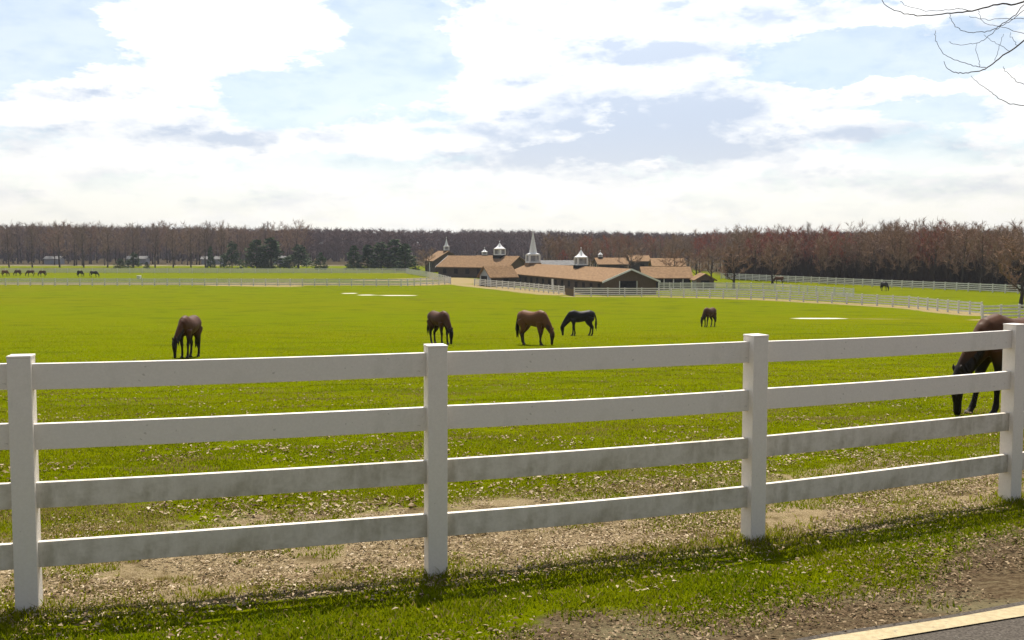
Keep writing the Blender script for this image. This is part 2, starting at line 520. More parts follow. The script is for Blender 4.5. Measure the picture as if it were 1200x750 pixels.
def blades(name, x, y, h, w, tint, label, lean=.45):
    n = len(x); z = zg(x, y) - .004
    ang = rng.random(n) * 2 * np.pi
    dx, dy = np.cos(ang), np.sin(ang)
    la = rng.random(n) * 2 * np.pi; lm = h * lean * rng.random(n)
    lx, ly = np.cos(la) * lm, np.sin(la) * lm
    B = np.stack([x, y, z], -1)
    side = np.stack([dx * w / 2, dy * w / 2, 0 * x], -1)
    mid = B + np.stack([lx * .35, ly * .35, h * .58], -1)
    tip = B + np.stack([lx, ly, h], -1)
    Vv = np.stack([B - side, B + side, mid + side * .8, mid - side * .8, tip + side * .12, tip - side * .12], 1).reshape(-1, 3)
    k = np.arange(n)[:, None] * 6
    Ff = np.concatenate([k + np.array([[0, 1, 2, 3]]), k + np.array([[3, 2, 4, 5]])], 0)
    me = mesh_np(name, Vv, Ff, MAT['grass'], True, {'tint': np.repeat(tint, 6)})
    return tag(link(name, me), label, 'grass', kind='stuff')


# verge
n = 210000
x = rng.uniform(-5.2, 7.5, n)
s = rng.uniform(-.35, 2.08, n)
y = fence_y(x) - s / .935
cl = vnoise(x, y, 3.0, 1) * .6 + vnoise(x, y, 8.0, 2) * .4
dens = np.clip(sstep(-.3, .45, s) * 1.1, 0, 1) * (1 - sstep(1.05, 2.0, s + 1.1 * (vnoise(x, y, 2.3, 61) * .6 + vnoise(x, y, 6.5, 62) * .4 - .5) + .55 * sstep(1.6, 2.8, x) + .22 * np.sin(x * 1.7 + .5) + .12 * np.sin(x * 4.3))) * sstep(.25, .5, cl + .12)
k = rng.random(n) < dens
x, y, s, cl = x[k], y[k], s[k], cl[k]
h = (.012 + .030 * rng.random(len(x))) * (.45 + 1.0 * cl)
near_post = np.min(np.hypot(x[:, None] - FX[None], y[:, None] - FY[None]), 1)
h = h * (1 + .8 * np.exp(-(near_post / .22)**2))
tint = np.clip(.05 + .5 * rng.random(len(x)) + .35 * (vnoise(x, y, 1.5, 5) - .5) + .30 * (1 - sstep(.1, .6, s)), 0, .96)
dead = rng.random(len(x)) < .07; tint[dead] = .9 + .1 * rng.random(dead.sum())
blades('grass', x, y, h, .006 + .004 * rng.random(len(x)), tint, 'tufty green grass on the verge in front of the near fence', 1.1)
# paddock beside and beyond the fence
n = 760000
yy = 1 / rng.uniform(1 / 95., 1 / 5.0, n)
x = rng.uniform(-.62, .62, n) * (yy + 1.5) ; y = yy
s = -fence_s(x, y)
cl = vnoise(x, y * 1.4, 1.3, 11) * .5 + vnoise(x, y * 1.4, 4.0, 12) * .3 + vnoise(x, y, 11., 13) * .2
thr = .29 + .13 * (1 - sstep(.3, 3.2, s))
k = (s > -.1) & (cl > thr + .08 * (rng.random(n) - .5)) & (rng.random(n) < .5 + .5 * sstep(.2, 2.5, s))
x, y, s, cl = x[k], y[k], s[k], cl[k]
sc = 1 + .05 * (y - 8).clip(0, 90)
h = (.010 + .020 * rng.random(len(x))) * (.6 + .9 * cl) * (1 + .4 * (sc - 1)).clip(1, 1.7)
tint = np.clip(.30 + .45 * rng.random(len(x)) + .5 * (vnoise(x, y, .6, 15) - .5), 0, .93)
straw = vnoise(x, y * 1.6, .8, 71) * .5 + vnoise(x, y * 1.6, 2.7, 72) * .5
dead = rng.random(len(x)) < .05 + .75 * sstep(.56, .74, straw) * (1 - sstep(14, 45, y)); tint[dead] = .86 + .14 * rng.random(dead.sum())
blades('grass', x, y, h, (.006 + .004 * rng.random(len(x))) * sc, tint, 'short grazed grass in the paddock behind the near fence', .8)

# dead leaves
m, g, b = new_mat('dead_leaves')
c = g.ramp(g.attr('tint'), [(0, (.07, .045, .025)), (.3, (.17, .115, .065)), (.65, (.31, .235, .145)), (.93, (.40, .32, .215)), (1, (.52, .44, .33))])
g.put(b.inputs['Base Color'], c); b.inputs['Roughness'].default_value = .8; b.inputs['Specular IOR Level'].default_value = .05
MAT['leaf'] = m


def leaves(name, x, y, size, tint, label):
    n = len(x); z = zg(x, y) + .006 + .02 * rng.random(n)
    a = rng.random(n) * 2 * np.pi
    t1 = np.stack([np.cos(a), np.sin(a), .5 * (rng.random(n) - .5)], -1) * size[:, None]
    t2 = np.stack([-np.sin(a), np.cos(a), .9 * (rng.random(n) - .5)], -1) * (size * (.3 + .3 * rng.random(n)))[:, None]
    up = np.zeros((n, 3)); up[:, 2] = size * (.1 + .4 * rng.random(n))
    C = np.stack([x, y, z], -1)
    Vv = np.stack([C - t1, C - t2 + up, C + t1, C + t2 + up, C], 1).reshape(-1, 3)
    k = np.arange(n)[:, None] * 5
    Ff = np.concatenate([k + np.array([[0, 1, 2]]), k + np.array([[0, 2, 3]])], 0)
    me = mesh_np(name, Vv, Ff, MAT['leaf'], False, {'tint': np.repeat(tint, 5)})
    return tag(link(name, me), label, 'leaves', kind='stuff')


n = 120000
x = rng.uniform(-6, 8.5, n); s = -rng.gamma(1.6, .8, n) + .35
y = fence_y(x) - s / .935
k = (vnoise(x, y, 2.2, 21) * .6 + vnoise(x, y, 6, 22) * .4 > .38 + .05 * (-s).clip(0, 4)) & (rng.random(n) < .75)
x, y = x[k], y[k]
leaves('leaf_litter', x, y, .005 + .014 * rng.random(len(x))**2, rng.random(len(x))**.8, 'pale dead leaves and bare soil strip along the near fence')
n = 6000
x = rng.uniform(-5, 8, n); s = rng.uniform(.2, 1.1, n)
y = fence_y(x) - s / .935
k = (vnoise(x, y, 2.6, 31) > .6) | (rng.random(n) < .10)
x, y = x[k], y[k]
leaves('leaf_litter', x, y, .007 + .014 * rng.random(len(x))**1.5, rng.random(len(x))**.8, 'scattered dead leaves caught in the verge grass')
n = 60000
x = rng.uniform(-3, 9, n); s = rng.uniform(.6, 2.1, n)
y = fence_y(x) - s / .935
k = (rng.random(n) < sstep(1.1, 1.7, s + .55 * sstep(1.6, 2.8, x)) * .75 * (1 - .85 * sstep(1.85, 2.1, s))) & (vnoise(x, y, 1.8, 41) > .24)
x, y = x[k], y[k]
leaves('leaf_litter', x, y, .005 + .014 * rng.random(len(x))**2, rng.random(len(x))**1.2 * .7, 'brown dead leaves and twigs on the road shoulder')
n = 26000
yy = 1 / rng.uniform(1 / 40., 1 / 7.5, n); x = rng.uniform(-.6, .6, n) * (yy + 1.5)
k = (-fence_s(x, yy) > 1.5) & (vnoise(x, yy * 1.5, .9, 51) * .6 + vnoise(x, yy, 3, 52) * .4 > .50)
x, y = x[k], yy[k]
leaves('leaf_litter', x, y, .010 + .022 * rng.random(len(x)), rng.random(len(x)), 'brown leaf scraps spread through the grazed paddock')

# ------------------------------------------------------------------ near fence
nf = empty('white_fence', (FX[0], FY[0], zgf(FX[0], FY[0])))
tag(nf, 'near white four-rail fence with square posts crossing the foreground beside the road', 'fence')
PH = 1.45; PW = .123
mbp = MB(); mbp.box((0, 0, (PH - .012 - .25) / 2), (PW, PW, PH - .012 + .25))
pme = mbp.mesh('post', MAT['fence'], bevel=.004)
mbc = MB(); mbc.box((0, 0, PH - .006), (PW + .004, PW + .004, .014))
cme = mbc.mesh('post_cap', MAT['fence'], bevel=.003)
nf_inv = Matrix.Translation(nf.location).inverted()
RT = [1.405, 1.066, .728, .388]; RH = .146; RTH = .04
for i in range(len(FX)):
    i0, i1 = max(i - 1, 0), min(i + 1, len(FX) - 1)
    a = math.atan2(FY[i1] - FY[i0], FX[i1] - FX[i0])
    z = zgf(FX[i], FY[i])
    po = link('post', pme, nf); lean = (R(random.uniform(-.5, .5)), R(random.uniform(-.5, .5)))
    po.location = (FX[i] - nf.location.x, FY[i] - nf.location.y, z - nf.location.z); po.rotation_euler = (lean[0], lean[1], a)
    link('post_cap', cme, po)
for i in range(len(FX) - 1):
    dx, dy = FX[i + 1] - FX[i], FY[i + 1] - FY[i]; L = math.hypot(dx, dy); a = math.atan2(dy, dx)
    z0, z1 = zgf(FX[i], FY[i]), zgf(FX[i + 1], FY[i + 1])
    for k in range(4):
        q = MB(); n_ = 8
        sag = random.uniform(.002, .009)
        for e in (0,):
            pass
        ln = L - PW * .9
        base = len(q.v)
        for j in range(n_ + 1):
            t_ = j / n_; xx = (t_ - .5) * ln; zz = -sag * 4 * t_ * (1 - t_)
            for yy_, z_ in ((-RTH / 2, -RH / 2), (RTH / 2, -RH / 2), (RTH / 2, RH / 2), (-RTH / 2, RH / 2)):
                q.v.append((xx, yy_, zz + z_))
        for j in range(n_):
            for c_ in range(4):
                d_ = (c_ + 1) % 4
                q.f.append((base + j * 4 + c_, base + j * 4 + d_, base + (j + 1) * 4 + d_, base + (j + 1) * 4 + c_))
        q.f.append((base, base + 1, base + 2, base + 3)); q.f.append((base + n_ * 4, base + n_ * 4 + 3, base + n_ * 4 + 2, base + n_ * 4 + 1))
        me = q.mesh('rail', MAT['fence'] if k < 2 else MAT['mildew'])
        ro = link('rail', me, nf)
        ro.location = ((FX[i] + FX[i + 1]) / 2 - nf.location.x, (FY[i] + FY[i + 1]) / 2 - nf.location.y,
                       (z0 + z1) / 2 - nf.location.z + RT[k] - RH / 2 + random.uniform(-.004, .004))
        ro.rotation_euler = (0, -math.atan2(z1 - z0, L), a)
        bv = ro.modifiers.new('edge', 'BEVEL'); bv.width = .003; bv.segments = 2; bv.limit_method = 'ANGLE'

# ------------------------------------------------------------------ far fences
fpm = MB(); fpm.box((0, 0, .6), (.165, .165, 1.7)); fpm = fpm.mesh('post', MAT['far_fence'])


def far_fence(pts, label, spacing=2.44, h=1.42, rails=4, group=None, rh=.175):
    root = empty('white_fence', (pts[0][0], pts[0][1], zgf(*pts[0])))
    tag(root, label, 'fence', group)
    P = [np.array(p) for p in pts]; out = []
    for a, b_ in zip(P[:-1], P[1:]):
        n_ = max(1, round(np.linalg.norm(b_ - a) / spacing))
        out += [a + (b_ - a) * k_ / n_ for k_ in range(n_)]
    out.append(P[-1])
    o3 = [Vector((p[0], p[1], zgf(*p))) - root.location for p in out]
    for i, p in enumerate(o3):
        po = link('post', fpm, root, p)
        d = o3[min(i + 1, len(o3) - 1)] - o3[max(i - 1, 0)]
        po.rotation_euler = (0, 0, math.atan2(d.y, d.x))
    for k_ in range(rails):
        zt = h - .05 - k_ * (h - .15) / rails
        q = MB()
        q.tube([p + Vector((0, 0, zt - .073)) for p in o3], [(.022, .073)] * len(o3), 4, side=(0, .0001, 1))
        # a 4-gon tube is a diamond: use a real flat board instead
        q = MB(); base = 0
        for p in o3:
            for yy_, z_ in ((-.02, -rh), (.02, -rh), (.02, 0), (-.02, 0)):
                q.v.append((p.x, p.y + yy_, p.z + zt + z_))
        for j in range(len(o3) - 1):
            for c_ in range(4):
                d_ = (c_ + 1) % 4
                q.f.append((j * 4 + c_, j * 4 + d_, (j + 1) * 4 + d_, (j + 1) * 4 + c_))
        link('rail', q.mesh('rail', MAT['far_fence']), root)
    return root


far_fence(L_F1, 'long white fence dividing the green paddock from the sandy strip at far left', rh=.19)
far_fence(L_F3, 'farthest white fence at the foot of the bare tree row on the left', 3.6, rh=.21)
far_fence(L_F3b, 'short white fence running back towards the evergreens beside the pale drive', 2.44)
far_fence(L_FB, 'white fence slanting in front of the left end of the long barn')
far_fence(L_FC, 'white four-rail fence from the barn gable out across the right-hand paddock')
far_fence(L_FD, 'short white fence just beyond the horse at the right edge')
far_fence(L_F4, 'white fence running along the foot of the right-hand wood')
far_fence(L_F6, 'white fence in front of the open shed right of the gable')
far_fence(L_F6b, 'white fence bordering the strip of grass between barns and right-hand wood')

# small gate beside the barn
p0 = at_ground(662.5, 345.8); p1 = at_ground(672, 347.2)
gt = empty('wooden_gate', p0, math.atan2(p1[1] - p0[1], p1[0] - p0[0]))
tag(gt, 'small brown board gate between two white fence runs by the long barn', 'gate')
wl = float(np.hypot(p1[0] - p0[0], p1[1] - p0[1]))
q = MB()
for k in range(5): q.box((wl * (k + .5) / 5, 0, .62), (wl / 5 - .02, .04, 1.1))
q.build('board_panel', MAT['gate'], gt)
q = MB(); q.box((wl / 2, .04, .3), (wl, .04, .12)); q.box((wl / 2, .04, .95), (wl, .04, .12)); q.build('cross_bar', MAT['gate'], gt)
q = MB(); q.box((wl + .02, 0, .7), (.14, .14, 1.5)); q.build('gate_post', MAT['gate'], gt)

# ------------------------------------------------------------------ barns
def barn(name, label, cx, cy, ang, L, W_, he, hr, wall='barn_wall', gable='barn_gable', roof='roof', over=.5, cat='barn', openings=True, trim=True):
    """local x along the ridge from the near gable, y across"""
    z = min(zgf(cx + math.cos(ang) * t - math.sin(ang) * w_, cy + math.sin(ang) * t + math.cos(ang) * w_) for t in (0, L) for w_ in (-W_ / 2, W_ / 2))
    root = empty(name, (cx, cy, z), ang); tag(root, label, cat)
    for sg in (1, -1):
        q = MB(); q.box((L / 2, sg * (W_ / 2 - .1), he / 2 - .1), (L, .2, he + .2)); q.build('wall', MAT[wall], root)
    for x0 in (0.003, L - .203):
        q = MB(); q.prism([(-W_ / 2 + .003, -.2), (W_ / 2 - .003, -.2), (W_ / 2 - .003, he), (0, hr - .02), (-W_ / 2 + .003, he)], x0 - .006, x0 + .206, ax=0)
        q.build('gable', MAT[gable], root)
    sl = (hr - he) / (W_ / 2); th = .16
    q = MB()
    yo = W_ / 2 + over; zo = he - sl * over
    q.prism([(0, hr + th), (yo, zo + th), (yo, zo), (0, hr)], -over, L + over, ax=0)
    q.prism([(0, hr + th), (0, hr), (-yo, zo), (-yo, zo + th)], -over, L + over, ax=0)
    ro = q.build('roof', MAT[roof], root)
    if trim:
        q = MB()
        for sg in (1, -1):
            q.prism([(sg * .02, hr + th + .03), (sg * (yo + .03), zo + th + .02), (sg * (yo + .03), zo - .12), (sg * .02, hr - .10)], -over - .06, -over - .004, ax=0)
        q.build('rake_trim', MAT['trim'], root)
    if openings:
        n_ = int(L // 3.4)
        for k in range(n_):
            xx = (k + .6) * L / n_
            for sg in (1, -1):
                w_ = MB(); w_.box((xx, sg * (W_ / 2 + .02), he * .58), (1.1, .08, he * .42)); w_.build('window', MAT['dark'], root)
        d_ = MB(); d_.box((L * .47, W_ / 2 + .03, he * .42), (1.0, .1, he * .84)); d_.build('door', MAT['trim'], root)
        d_ = MB(); d_.box((-.03, .4, he * .5), (.1, 3.0, he)); d_.build('door', MAT['dark'], root)
        for s_ in (-1, 1):
            d_ = MB(); d_.box((-.05, .4 + s_ * 1.56, he * .5), (.12, .12, he)); d_.build('door_frame', MAT['trim'], root)
    return root


def cupola(root, x, hr, w, hb, hroof, steep=False):
    """square louvred lantern astride the ridge with a flared roof or a tall spire"""
    q = MB(); q.box((x, 0, hr - .1), (w * 1.12, w * 1.12, .9)); c_ = q.build('cupola', MAT['dark'] if not steep else MAT['roof'], root)
    q = MB()
    for sx in (-1, 1):
        for sy in (-1, 1):
            q.box((x + sx * w * .44, sy * w * .44, hr + .35 + hb / 2), (w * .14, w * .14, hb))
    q.box((x, 0, hr + .35 + hb * .08), (w, w, hb * .16)); q.box((x, 0, hr + .35 + hb * .94), (w * 1.02, w * 1.02, hb * .12))
    q.build('lantern', MAT['trim'], c_)
    q = MB()
    for k in range(6):
        q.box((x, 0, hr + .35 + hb * (.2 + .12 * k)), (w * .80, w * .80, hb * .07))
    q.build('louver', MAT['louver'], c_)
    z0 = hr + .35 + hb
    q = MB()
    prof = [(.68, 0), (.66, .07), (.46, .22), (.26, .52), (.10, .86), (.05, 1.0)] if not steep else [(.62, 0), (.60, .03), (.40, .05), (.36, .10), (.20, .5), (.03, 1.0)]
    q.tube([(x, 0, z0 + t_ * hroof) for _, t_ in prof], [r_ * w * 1.414 / 1.414 for r_, _ in prof], 8 if not steep else 8)
    q.build('spire' if steep else 'cupola_roof', MAT['trim'], c_)
    q = MB(); q.tube([(x, 0, z0 + hroof - .05), (x, 0, z0 + hroof + .45)], [.05, .03], 6); q.tube([(x, 0, z0 + hroof + .3), (x, 0, z0 + hroof + .42), (x, 0, z0 + hroof + .54)], [.03, .13, .03], 8)
    q.build('finial', MAT['trim'], c_)


angC = math.atan2(.954, -.30)
bc = barn('long_barn', 'long brown-roofed barn with front gable, tall white spire and white cupola', 19.6, 169.6, angC, 53, 9.4, 2.35, 4.22)
cupola(bc, 22.5, 4.2, 2.0, 1.45, 1.35)
cupola(bc, 50.5, 4.2, 2.5, 1.75, 4.7, True)
bb = barn('gabled_barn', 'shorter barn with grey side gable joined to the far end of the spired barn', -5.4, 207.5, math.atan2(.46, .89), 5.6, 5.2, 2.1, 4.0, gable='louver', trim=False)
ba = barn('shingled_barn', 'leftmost barn of the stable yard with brown roof and dark board side', -15.6, 257, math.atan2(-13, 18.2), 21, 9, 2.75, 5.2)
cupola(ba, 15.5, 5.2, 2.1, 1.5, 1.4)
bd = barn('spired_barn', 'small distant barn with dark gable and slim white spire left of the yard', -18.6, 300, math.atan2(.97, -.25), 16, 8.4, 3.4, 6.0, trim=False)
cupola(bd, 3.0, 6.0, 1.5, 1.2, 2.2, True)
be = barn('open_shed', 'long open-fronted brown-roofed shed right of the front gable', 24.7, 194, math.atan2(-.02, 1), 8.5, 8, 2.3, 4.1, trim=False, openings=False, cat='shed')
for k in range(5):
    q = MB(); q.box((.8 + k * 1.75, -4.06, 1.1), (1.45, .1, 2.0)); q.build('stall_opening', MAT['dark'], be)
    q = MB(); q.box((.0 + k * 1.75 + .06, -4.15, 1.15), (.16, .16, 2.2)); q.build('column', MAT['trim'], be)
bf = barn('hipped_shed', 'brown roof standing higher behind the open-fronted shed', 33.2, 243, math.atan2(-.05, 1), 7, 9, 3.1, 4.7, trim=False, openings=False)
bg = barn('gabled_shed', 'little greyish gabled shed at the right end of the stable yard', 34.9, 185, math.pi / 2, 5, 3.2, 1.9, 2.8, wall='louver', gable='barn_gable', trim=False, openings=False, cat='shed')
q = MB(); q.box((-.03, 0, .85), (.1, 1.5, 1.7)); q.build('door', MAT['dark'], bg)
bh = barn('far_barn', 'distant brown roof showing above the long barn right of its cupola', 23.6, 288, math.atan2(.1, 1), 8, 9, 2.6, 4.2, trim=False)
cupola(bh, 1.2, 4.2, 1.1, .7, .7)
bi = barn('far_barn', 'distant low brown roof between front gable apex and open shed', 33.5, 292, 0, 5, 9, 3.4, 4.8, trim=False)
bj = barn('metal_roofed_barn', 'low pale metal roof behind the ridge between spire and cupola', 7.0, 268, 0, 9, 8, 2.7, 3.75, roof='pale_roof', trim=False)
bk = barn('cupola_barn', 'distant barn roof with tiny white cupola above the leftmost barn', -9.8, 292, math.atan2(.2, 1), 8, 8, 3.2, 4.8, trim=False)
cupola(bk, 2.0, 4.8, 1.4, .8, .8)
# pale far buildings seen between the trunks of the left tree row
for i, (u, y_, L_, lab) in enumerate(((55, 430, 9, 'low pale shed leftmost behind the bare tree row'), (150, 436, 12, 'long low pale shed behind the middle of the bare tree row'), (238, 425, 11, 'bright white shed seen through trunks near the small dark conifers'),
                                      (322, 440, 7, 'small white shed between the two big evergreen clumps'))):
    p = at_y(u, 306, y_)
    barn('white_shed', lab, p[0], y_, 0, L_ * .7, 5, 2.2, 3.2, wall='louver', gable='louver', roof='pale_roof', trim=False, openings=False, cat='shed')
# white marker / trough in the left paddock
p = at_ground(163, 327)
q = MB(); q.prism([(-.5, .15), (.5, .15), (.6, .75), (-.6, .75)], -.35, .35, ax=0); q.box((0, 0, .09), (.5, .8, .18)); q.box((0, 0, .78), (.8, 1.3, .06))
tr_ = q.build('water_trough', MAT['trim']); tr_.location = p
tag(tr_, 'tiny white trough alone in the far left paddock', 'trough')

# ------------------------------------------------------------------ trees
def bare_tree_mesh(seed, h, crown_r, n_limb, n_br, n_tw, tw_len, tw_w, trunk_r, fork=.25, upright=.5):
    r = random.Random(seed)
    T = MB(); C = MB()
    def rv(): return Vector((r.uniform(-1, 1), r.uniform(-1, 1), r.uniform(-1, 1)))
    pts = [Vector((0, 0, -.3))]; rad = [trunk_r * 1.25]
    nseg = 7; x = Vector((0, 0, 0))
    for i in range(1, nseg + 1):
        x = Vector((pts[-1].x + r.uniform(-.03, .03) * h * .5, pts[-1].y + r.uniform(-.03, .03) * h * .5, h * .80 * i / nseg))
        pts.append(x); rad.append(trunk_r * (1 - .9 * i / nseg) + .012)
    T.tube(pts, rad, 7)
    def along(f):
        a = f * (len(pts) - 1); i = min(int(a), len(pts) - 2); return pts[i].lerp(pts[i + 1], a - i), rad[i]
    def twig(p, d, L, w):
        e = p + d * L
        sd = d.cross(rv()).normalized() * w
        bend = p.lerp(e, .5) + rv() * L * .10
        C.tri(p - sd, p + sd, bend + sd * .8); C.tri(p - sd, bend + sd * .8, bend - sd * .8); C.tri(bend - sd * .8, bend + sd * .8, e)
    for i in range(n_limb):
        f = fork + (1 - fork) * (i + r.random() * .7) / n_limb
        p, tr0 = along(min(f, .99)); az = i * 2.4 + r.uniform(-.5, .5)
        reach = crown_r * (1.0 - .40 * max(0, (f - .5) / .5)) * r.uniform(.7, 1.15) * (.6 + .4 * min(1, (f - fork) / .25 + .5))
        up = upright * r.uniform(.7, 1.3) * (1 - .3 * f)
        d = Vector((math.cos(az), math.sin(az), up)).normalized()
        lp = [p]; q = p.copy()
        for k in range(4):
            d = (d + Vector((0, 0, .13)) + rv() * .18).normalized(); q = q + d * reach / 3.4; lp.append(q.copy())
        lr = max(tr0 * .5, .03)
        T.tube(lp, [lr, lr * .7, lr * .5, lr * .32, .015], 5)
        for j in range(n_br):
            g_ = .25 + .75 * (j + r.random()) / n_br; a = min(g_, .999) * 4; k = int(a)
            bp = lp[k].lerp(lp[min(k + 1, 4)], a - k)
            bd = ((lp[min(k + 1, 4)] - lp[k]).normalized() * .7 + rv() * .9 + Vector((0, 0, .35))).normalized()
            bl = reach * r.uniform(.25, .5)
            be_ = bp + bd * bl + Vector((0, 0, .12 * bl)); bm_ = bp.lerp(be_, .5) + rv() * bl * .08
            C.tube([bp, bm_, be_], [lr * .28 + .008, lr * .18 + .006, .006], 3, caps=False)
            for t_ in range(n_tw):
                f2 = .15 + .85 * r.random()
                tp = (bp.lerp(bm_, f2 * 2) if f2 < .5 else bm_.lerp(be_, f2 * 2 - 1))
                td = (bd * .7 + rv() * .85 + Vector((0, 0, .30))).normalized()
                twig(tp, td, tw_len * r.uniform(.5, 1.25), tw_w * r.uniform(.6, 1.2))
    # leader twigs
    for k in range(n_br * n_tw // 5):
        p, _ = along(.8 + .2 * r.random()); twig(p, (rv() * .6 + Vector((0, 0, 1))).normalized(), tw_len * r.uniform(.6, 1.5), tw_w)
    return T, C


def tree_proto(tmesh, cmesh): return (tmesh, cmesh)


def make_protos(pre, n_, mat, **kw):
    out = []
    for i in range(n_):
        T, C = bare_tree_mesh(seed=hash_s(pre) + i, **kw)
        out.append((T.mesh('trunk', MAT['bark'], True), C.mesh('crown', mat)))
    return out


def hash_s(s): return sum(ord(c) * (i + 3) for i, c in enumerate(s))


def put_tree(proto, x, y, h_scale, label, group=None, name='bare_tree', w_scale=None, rz=None):
    root = empty(name, (x, y, zgf(x, y)), random.uniform(0, 6.28) if rz is None else rz)
    ws = w_scale or h_scale
    root.scale = (ws, ws, h_scale)
    tag(root, label, 'tree', group)
    link('trunk', proto[0], root); link('crown', proto[1], root)
    return root


WOOD = dict(h=12, crown_r=3.3, n_limb=14, n_br=6, n_tw=10, tw_len=1.0, tw_w=.027, trunk_r=.15, fork=.20, upright=.85)
P_brown = make_protos('brown', 8, MAT['twig_brown'], **WOOD)
P_red = make_protos('reddy', 3, MAT['twig_red'], **WOOD)
P_grey = make_protos('greyr', 4, MAT['twig_grey'], h=15, crown_r=3.6, n_limb=13, n_br=6, n_tw=11, tw_len=1.2, tw_w=.034, trunk_r=.24, fork=.22, upright=1.15)

# left row beyond the farthest fence
ORD = ['leftmost', 'second', 'third', 'fourth', 'fifth', 'sixth', 'seventh', 'eighth', 'ninth', 'tenth', 'eleventh', 'twelfth']
row = [(11, 258), (38, 255), (70, 254), (98, 257), (126, 257), (156, 255), (182, 258), (203, 260), (224, 260), (241, 261), (259, 262), (288, 264)]
for i, (u, vt) in enumerate(row):
    p = at_ground(u, 313.5); ht = (at_y(u, vt, p[1])[2] - p[2])
    put_tree(P_grey[i % 4], p[0], p[1], ht / 15.5, ('%s tall bare tree %sin the row behind the farthest left fence' % (ORD[i], 'from the left ' if i else '')),
             'tall bare trees in the left row', w_scale=ht / 15.5 * random.uniform(.85, 1.05))
# wood behind that row: individual trees, all alike
for i in range(70):
    u = -60 + 420 * (i + random.random()) / 70
    y_ = random.uniform(395, 470)
    x_ = (u - 600) / 1200 * y_
    ht = (at_y(u, random.uniform(254, 264), y_)[2] - zgf(x_, y_))
    put_tree((P_grey + P_brown)[i % 12], x_, y_, ht / (15.5 if i % 12 < 4 else 12.5), 'bare tree in the thick wood behind the left tree row', 'bare trees in the wood behind the left row')
# right-hand wood
for rw in range(7):
    n_ = 26
    for i in range(n_):
        u = 862 + 440 * (i + random.random()) / n_
        d0 = np.interp(u, [862, 1000, 1178, 1300], [232, 205, 174, 160]) + rw * 6 + random.uniform(-2.5, 2.5)
        x_ = (u - 600) / 1200 * d0
        vt = np.interp(u, [862, 900, 950, 1000, 1040, 1100, 1150, 1300], [264, 265, 264, 262, 257, 258, 260, 258]) + random.uniform(-6, 12)
        ht = at_y(u, vt, d0)[2] - zgf(x_, d0)
        redp = .45 if 880 < u < 1010 else .18
        if random.random() < redp and rw > 0:
            pr, lab, gr_ = random.choice(P_red), 'reddish budding tree in the right-hand wood behind the white fence', 'red-budded trees in the right-hand wood'
        else:
            pr, lab, gr_ = random.choice(P_brown), 'leafless brown tree in the right-hand wood behind the white fence', 'leafless trees in the right-hand wood'
        put_tree(pr, x_, d0, ht / 12.6, lab, gr_, w_scale=ht / 12.6 * random.uniform(.9, 1.2))
# wood behind the barns
for i in range(80):
    u = 640 + 250 * (i + random.random()) / 80
    d0 = random.uniform(300, 370)
    x_ = (u - 600) / 1200 * d0
    vt = np.interp(u, [640, 780, 850, 890], [273, 271, 267, 266]) + random.uniform(-3, 6)
    ht = at_y(u, vt, d0)[2] - zgf(x_, d0)
    put_tree(random.choice(P_brown if random.random() < .8 else P_red), x_, d0, ht / 12.6, 'leafless tree in the wood rising behind the stable roofs', 'leafless trees behind the stable roofs')
# single trees round the yard
singles = [(860, 338, 287, 'round bare tree with short trunk standing right of the stable yard', 1.35), (816, 335, 291, 'bare tree beside the little gabled shed', 1.15),
           (790, 333, 289, 'bare tree rising behind the open-fronted shed', 1.2), (738, 322, 288, 'brownish bare tree behind the front gable apex', 1.5),
           (905, 333, 286, 'bare tree at the near left corner of the right-hand wood', 1.2), (834, 331, 285, 'thin bare tree between shed and right-hand wood', 1.0),
           (662, 318, 291, 'russet bare tree behind the spired barn roof', 1.6)]
P_round = make_protos('round', 3, MAT['twig_brown'], h=8, crown_r=3.2, n_limb=12, n_br=7, n_tw=12, tw_len=.8, tw_w=.026, trunk_r=.2, fork=.22, upright=.8)
for i, (u, vb, vt, lab, ws) in enumerate(singles):
    p = at_ground(u, vb); ht = at_y(u, vt, p[1])[2] - p[2]
    put_tree(P_round[i % 3] if i != 6 else P_red[0], p[0], p[1], ht / (8.4 if i != 6 else 12.6), lab, w_scale=ht / (8.4 if i != 6 else 12.6) * ws)
p = at_ground(1196, 361); ht = at_y(1196, 276, p[1])[2] - p[2]
put_tree(P_round[1], p[0], p[1], ht / 8.4, 'large bushy bare tree at the right edge beyond the paddock fence', w_scale=ht / 8.4 * 1.25)
p = at_ground(500, 321); ht = at_y(500, 289, p[1])[2] - p[2]
put_tree(P_round[2], p[0], p[1], ht / 8.4, 'brown bushy bare tree in front of the small spired barn', w_scale=ht / 8.4 * 1.3)


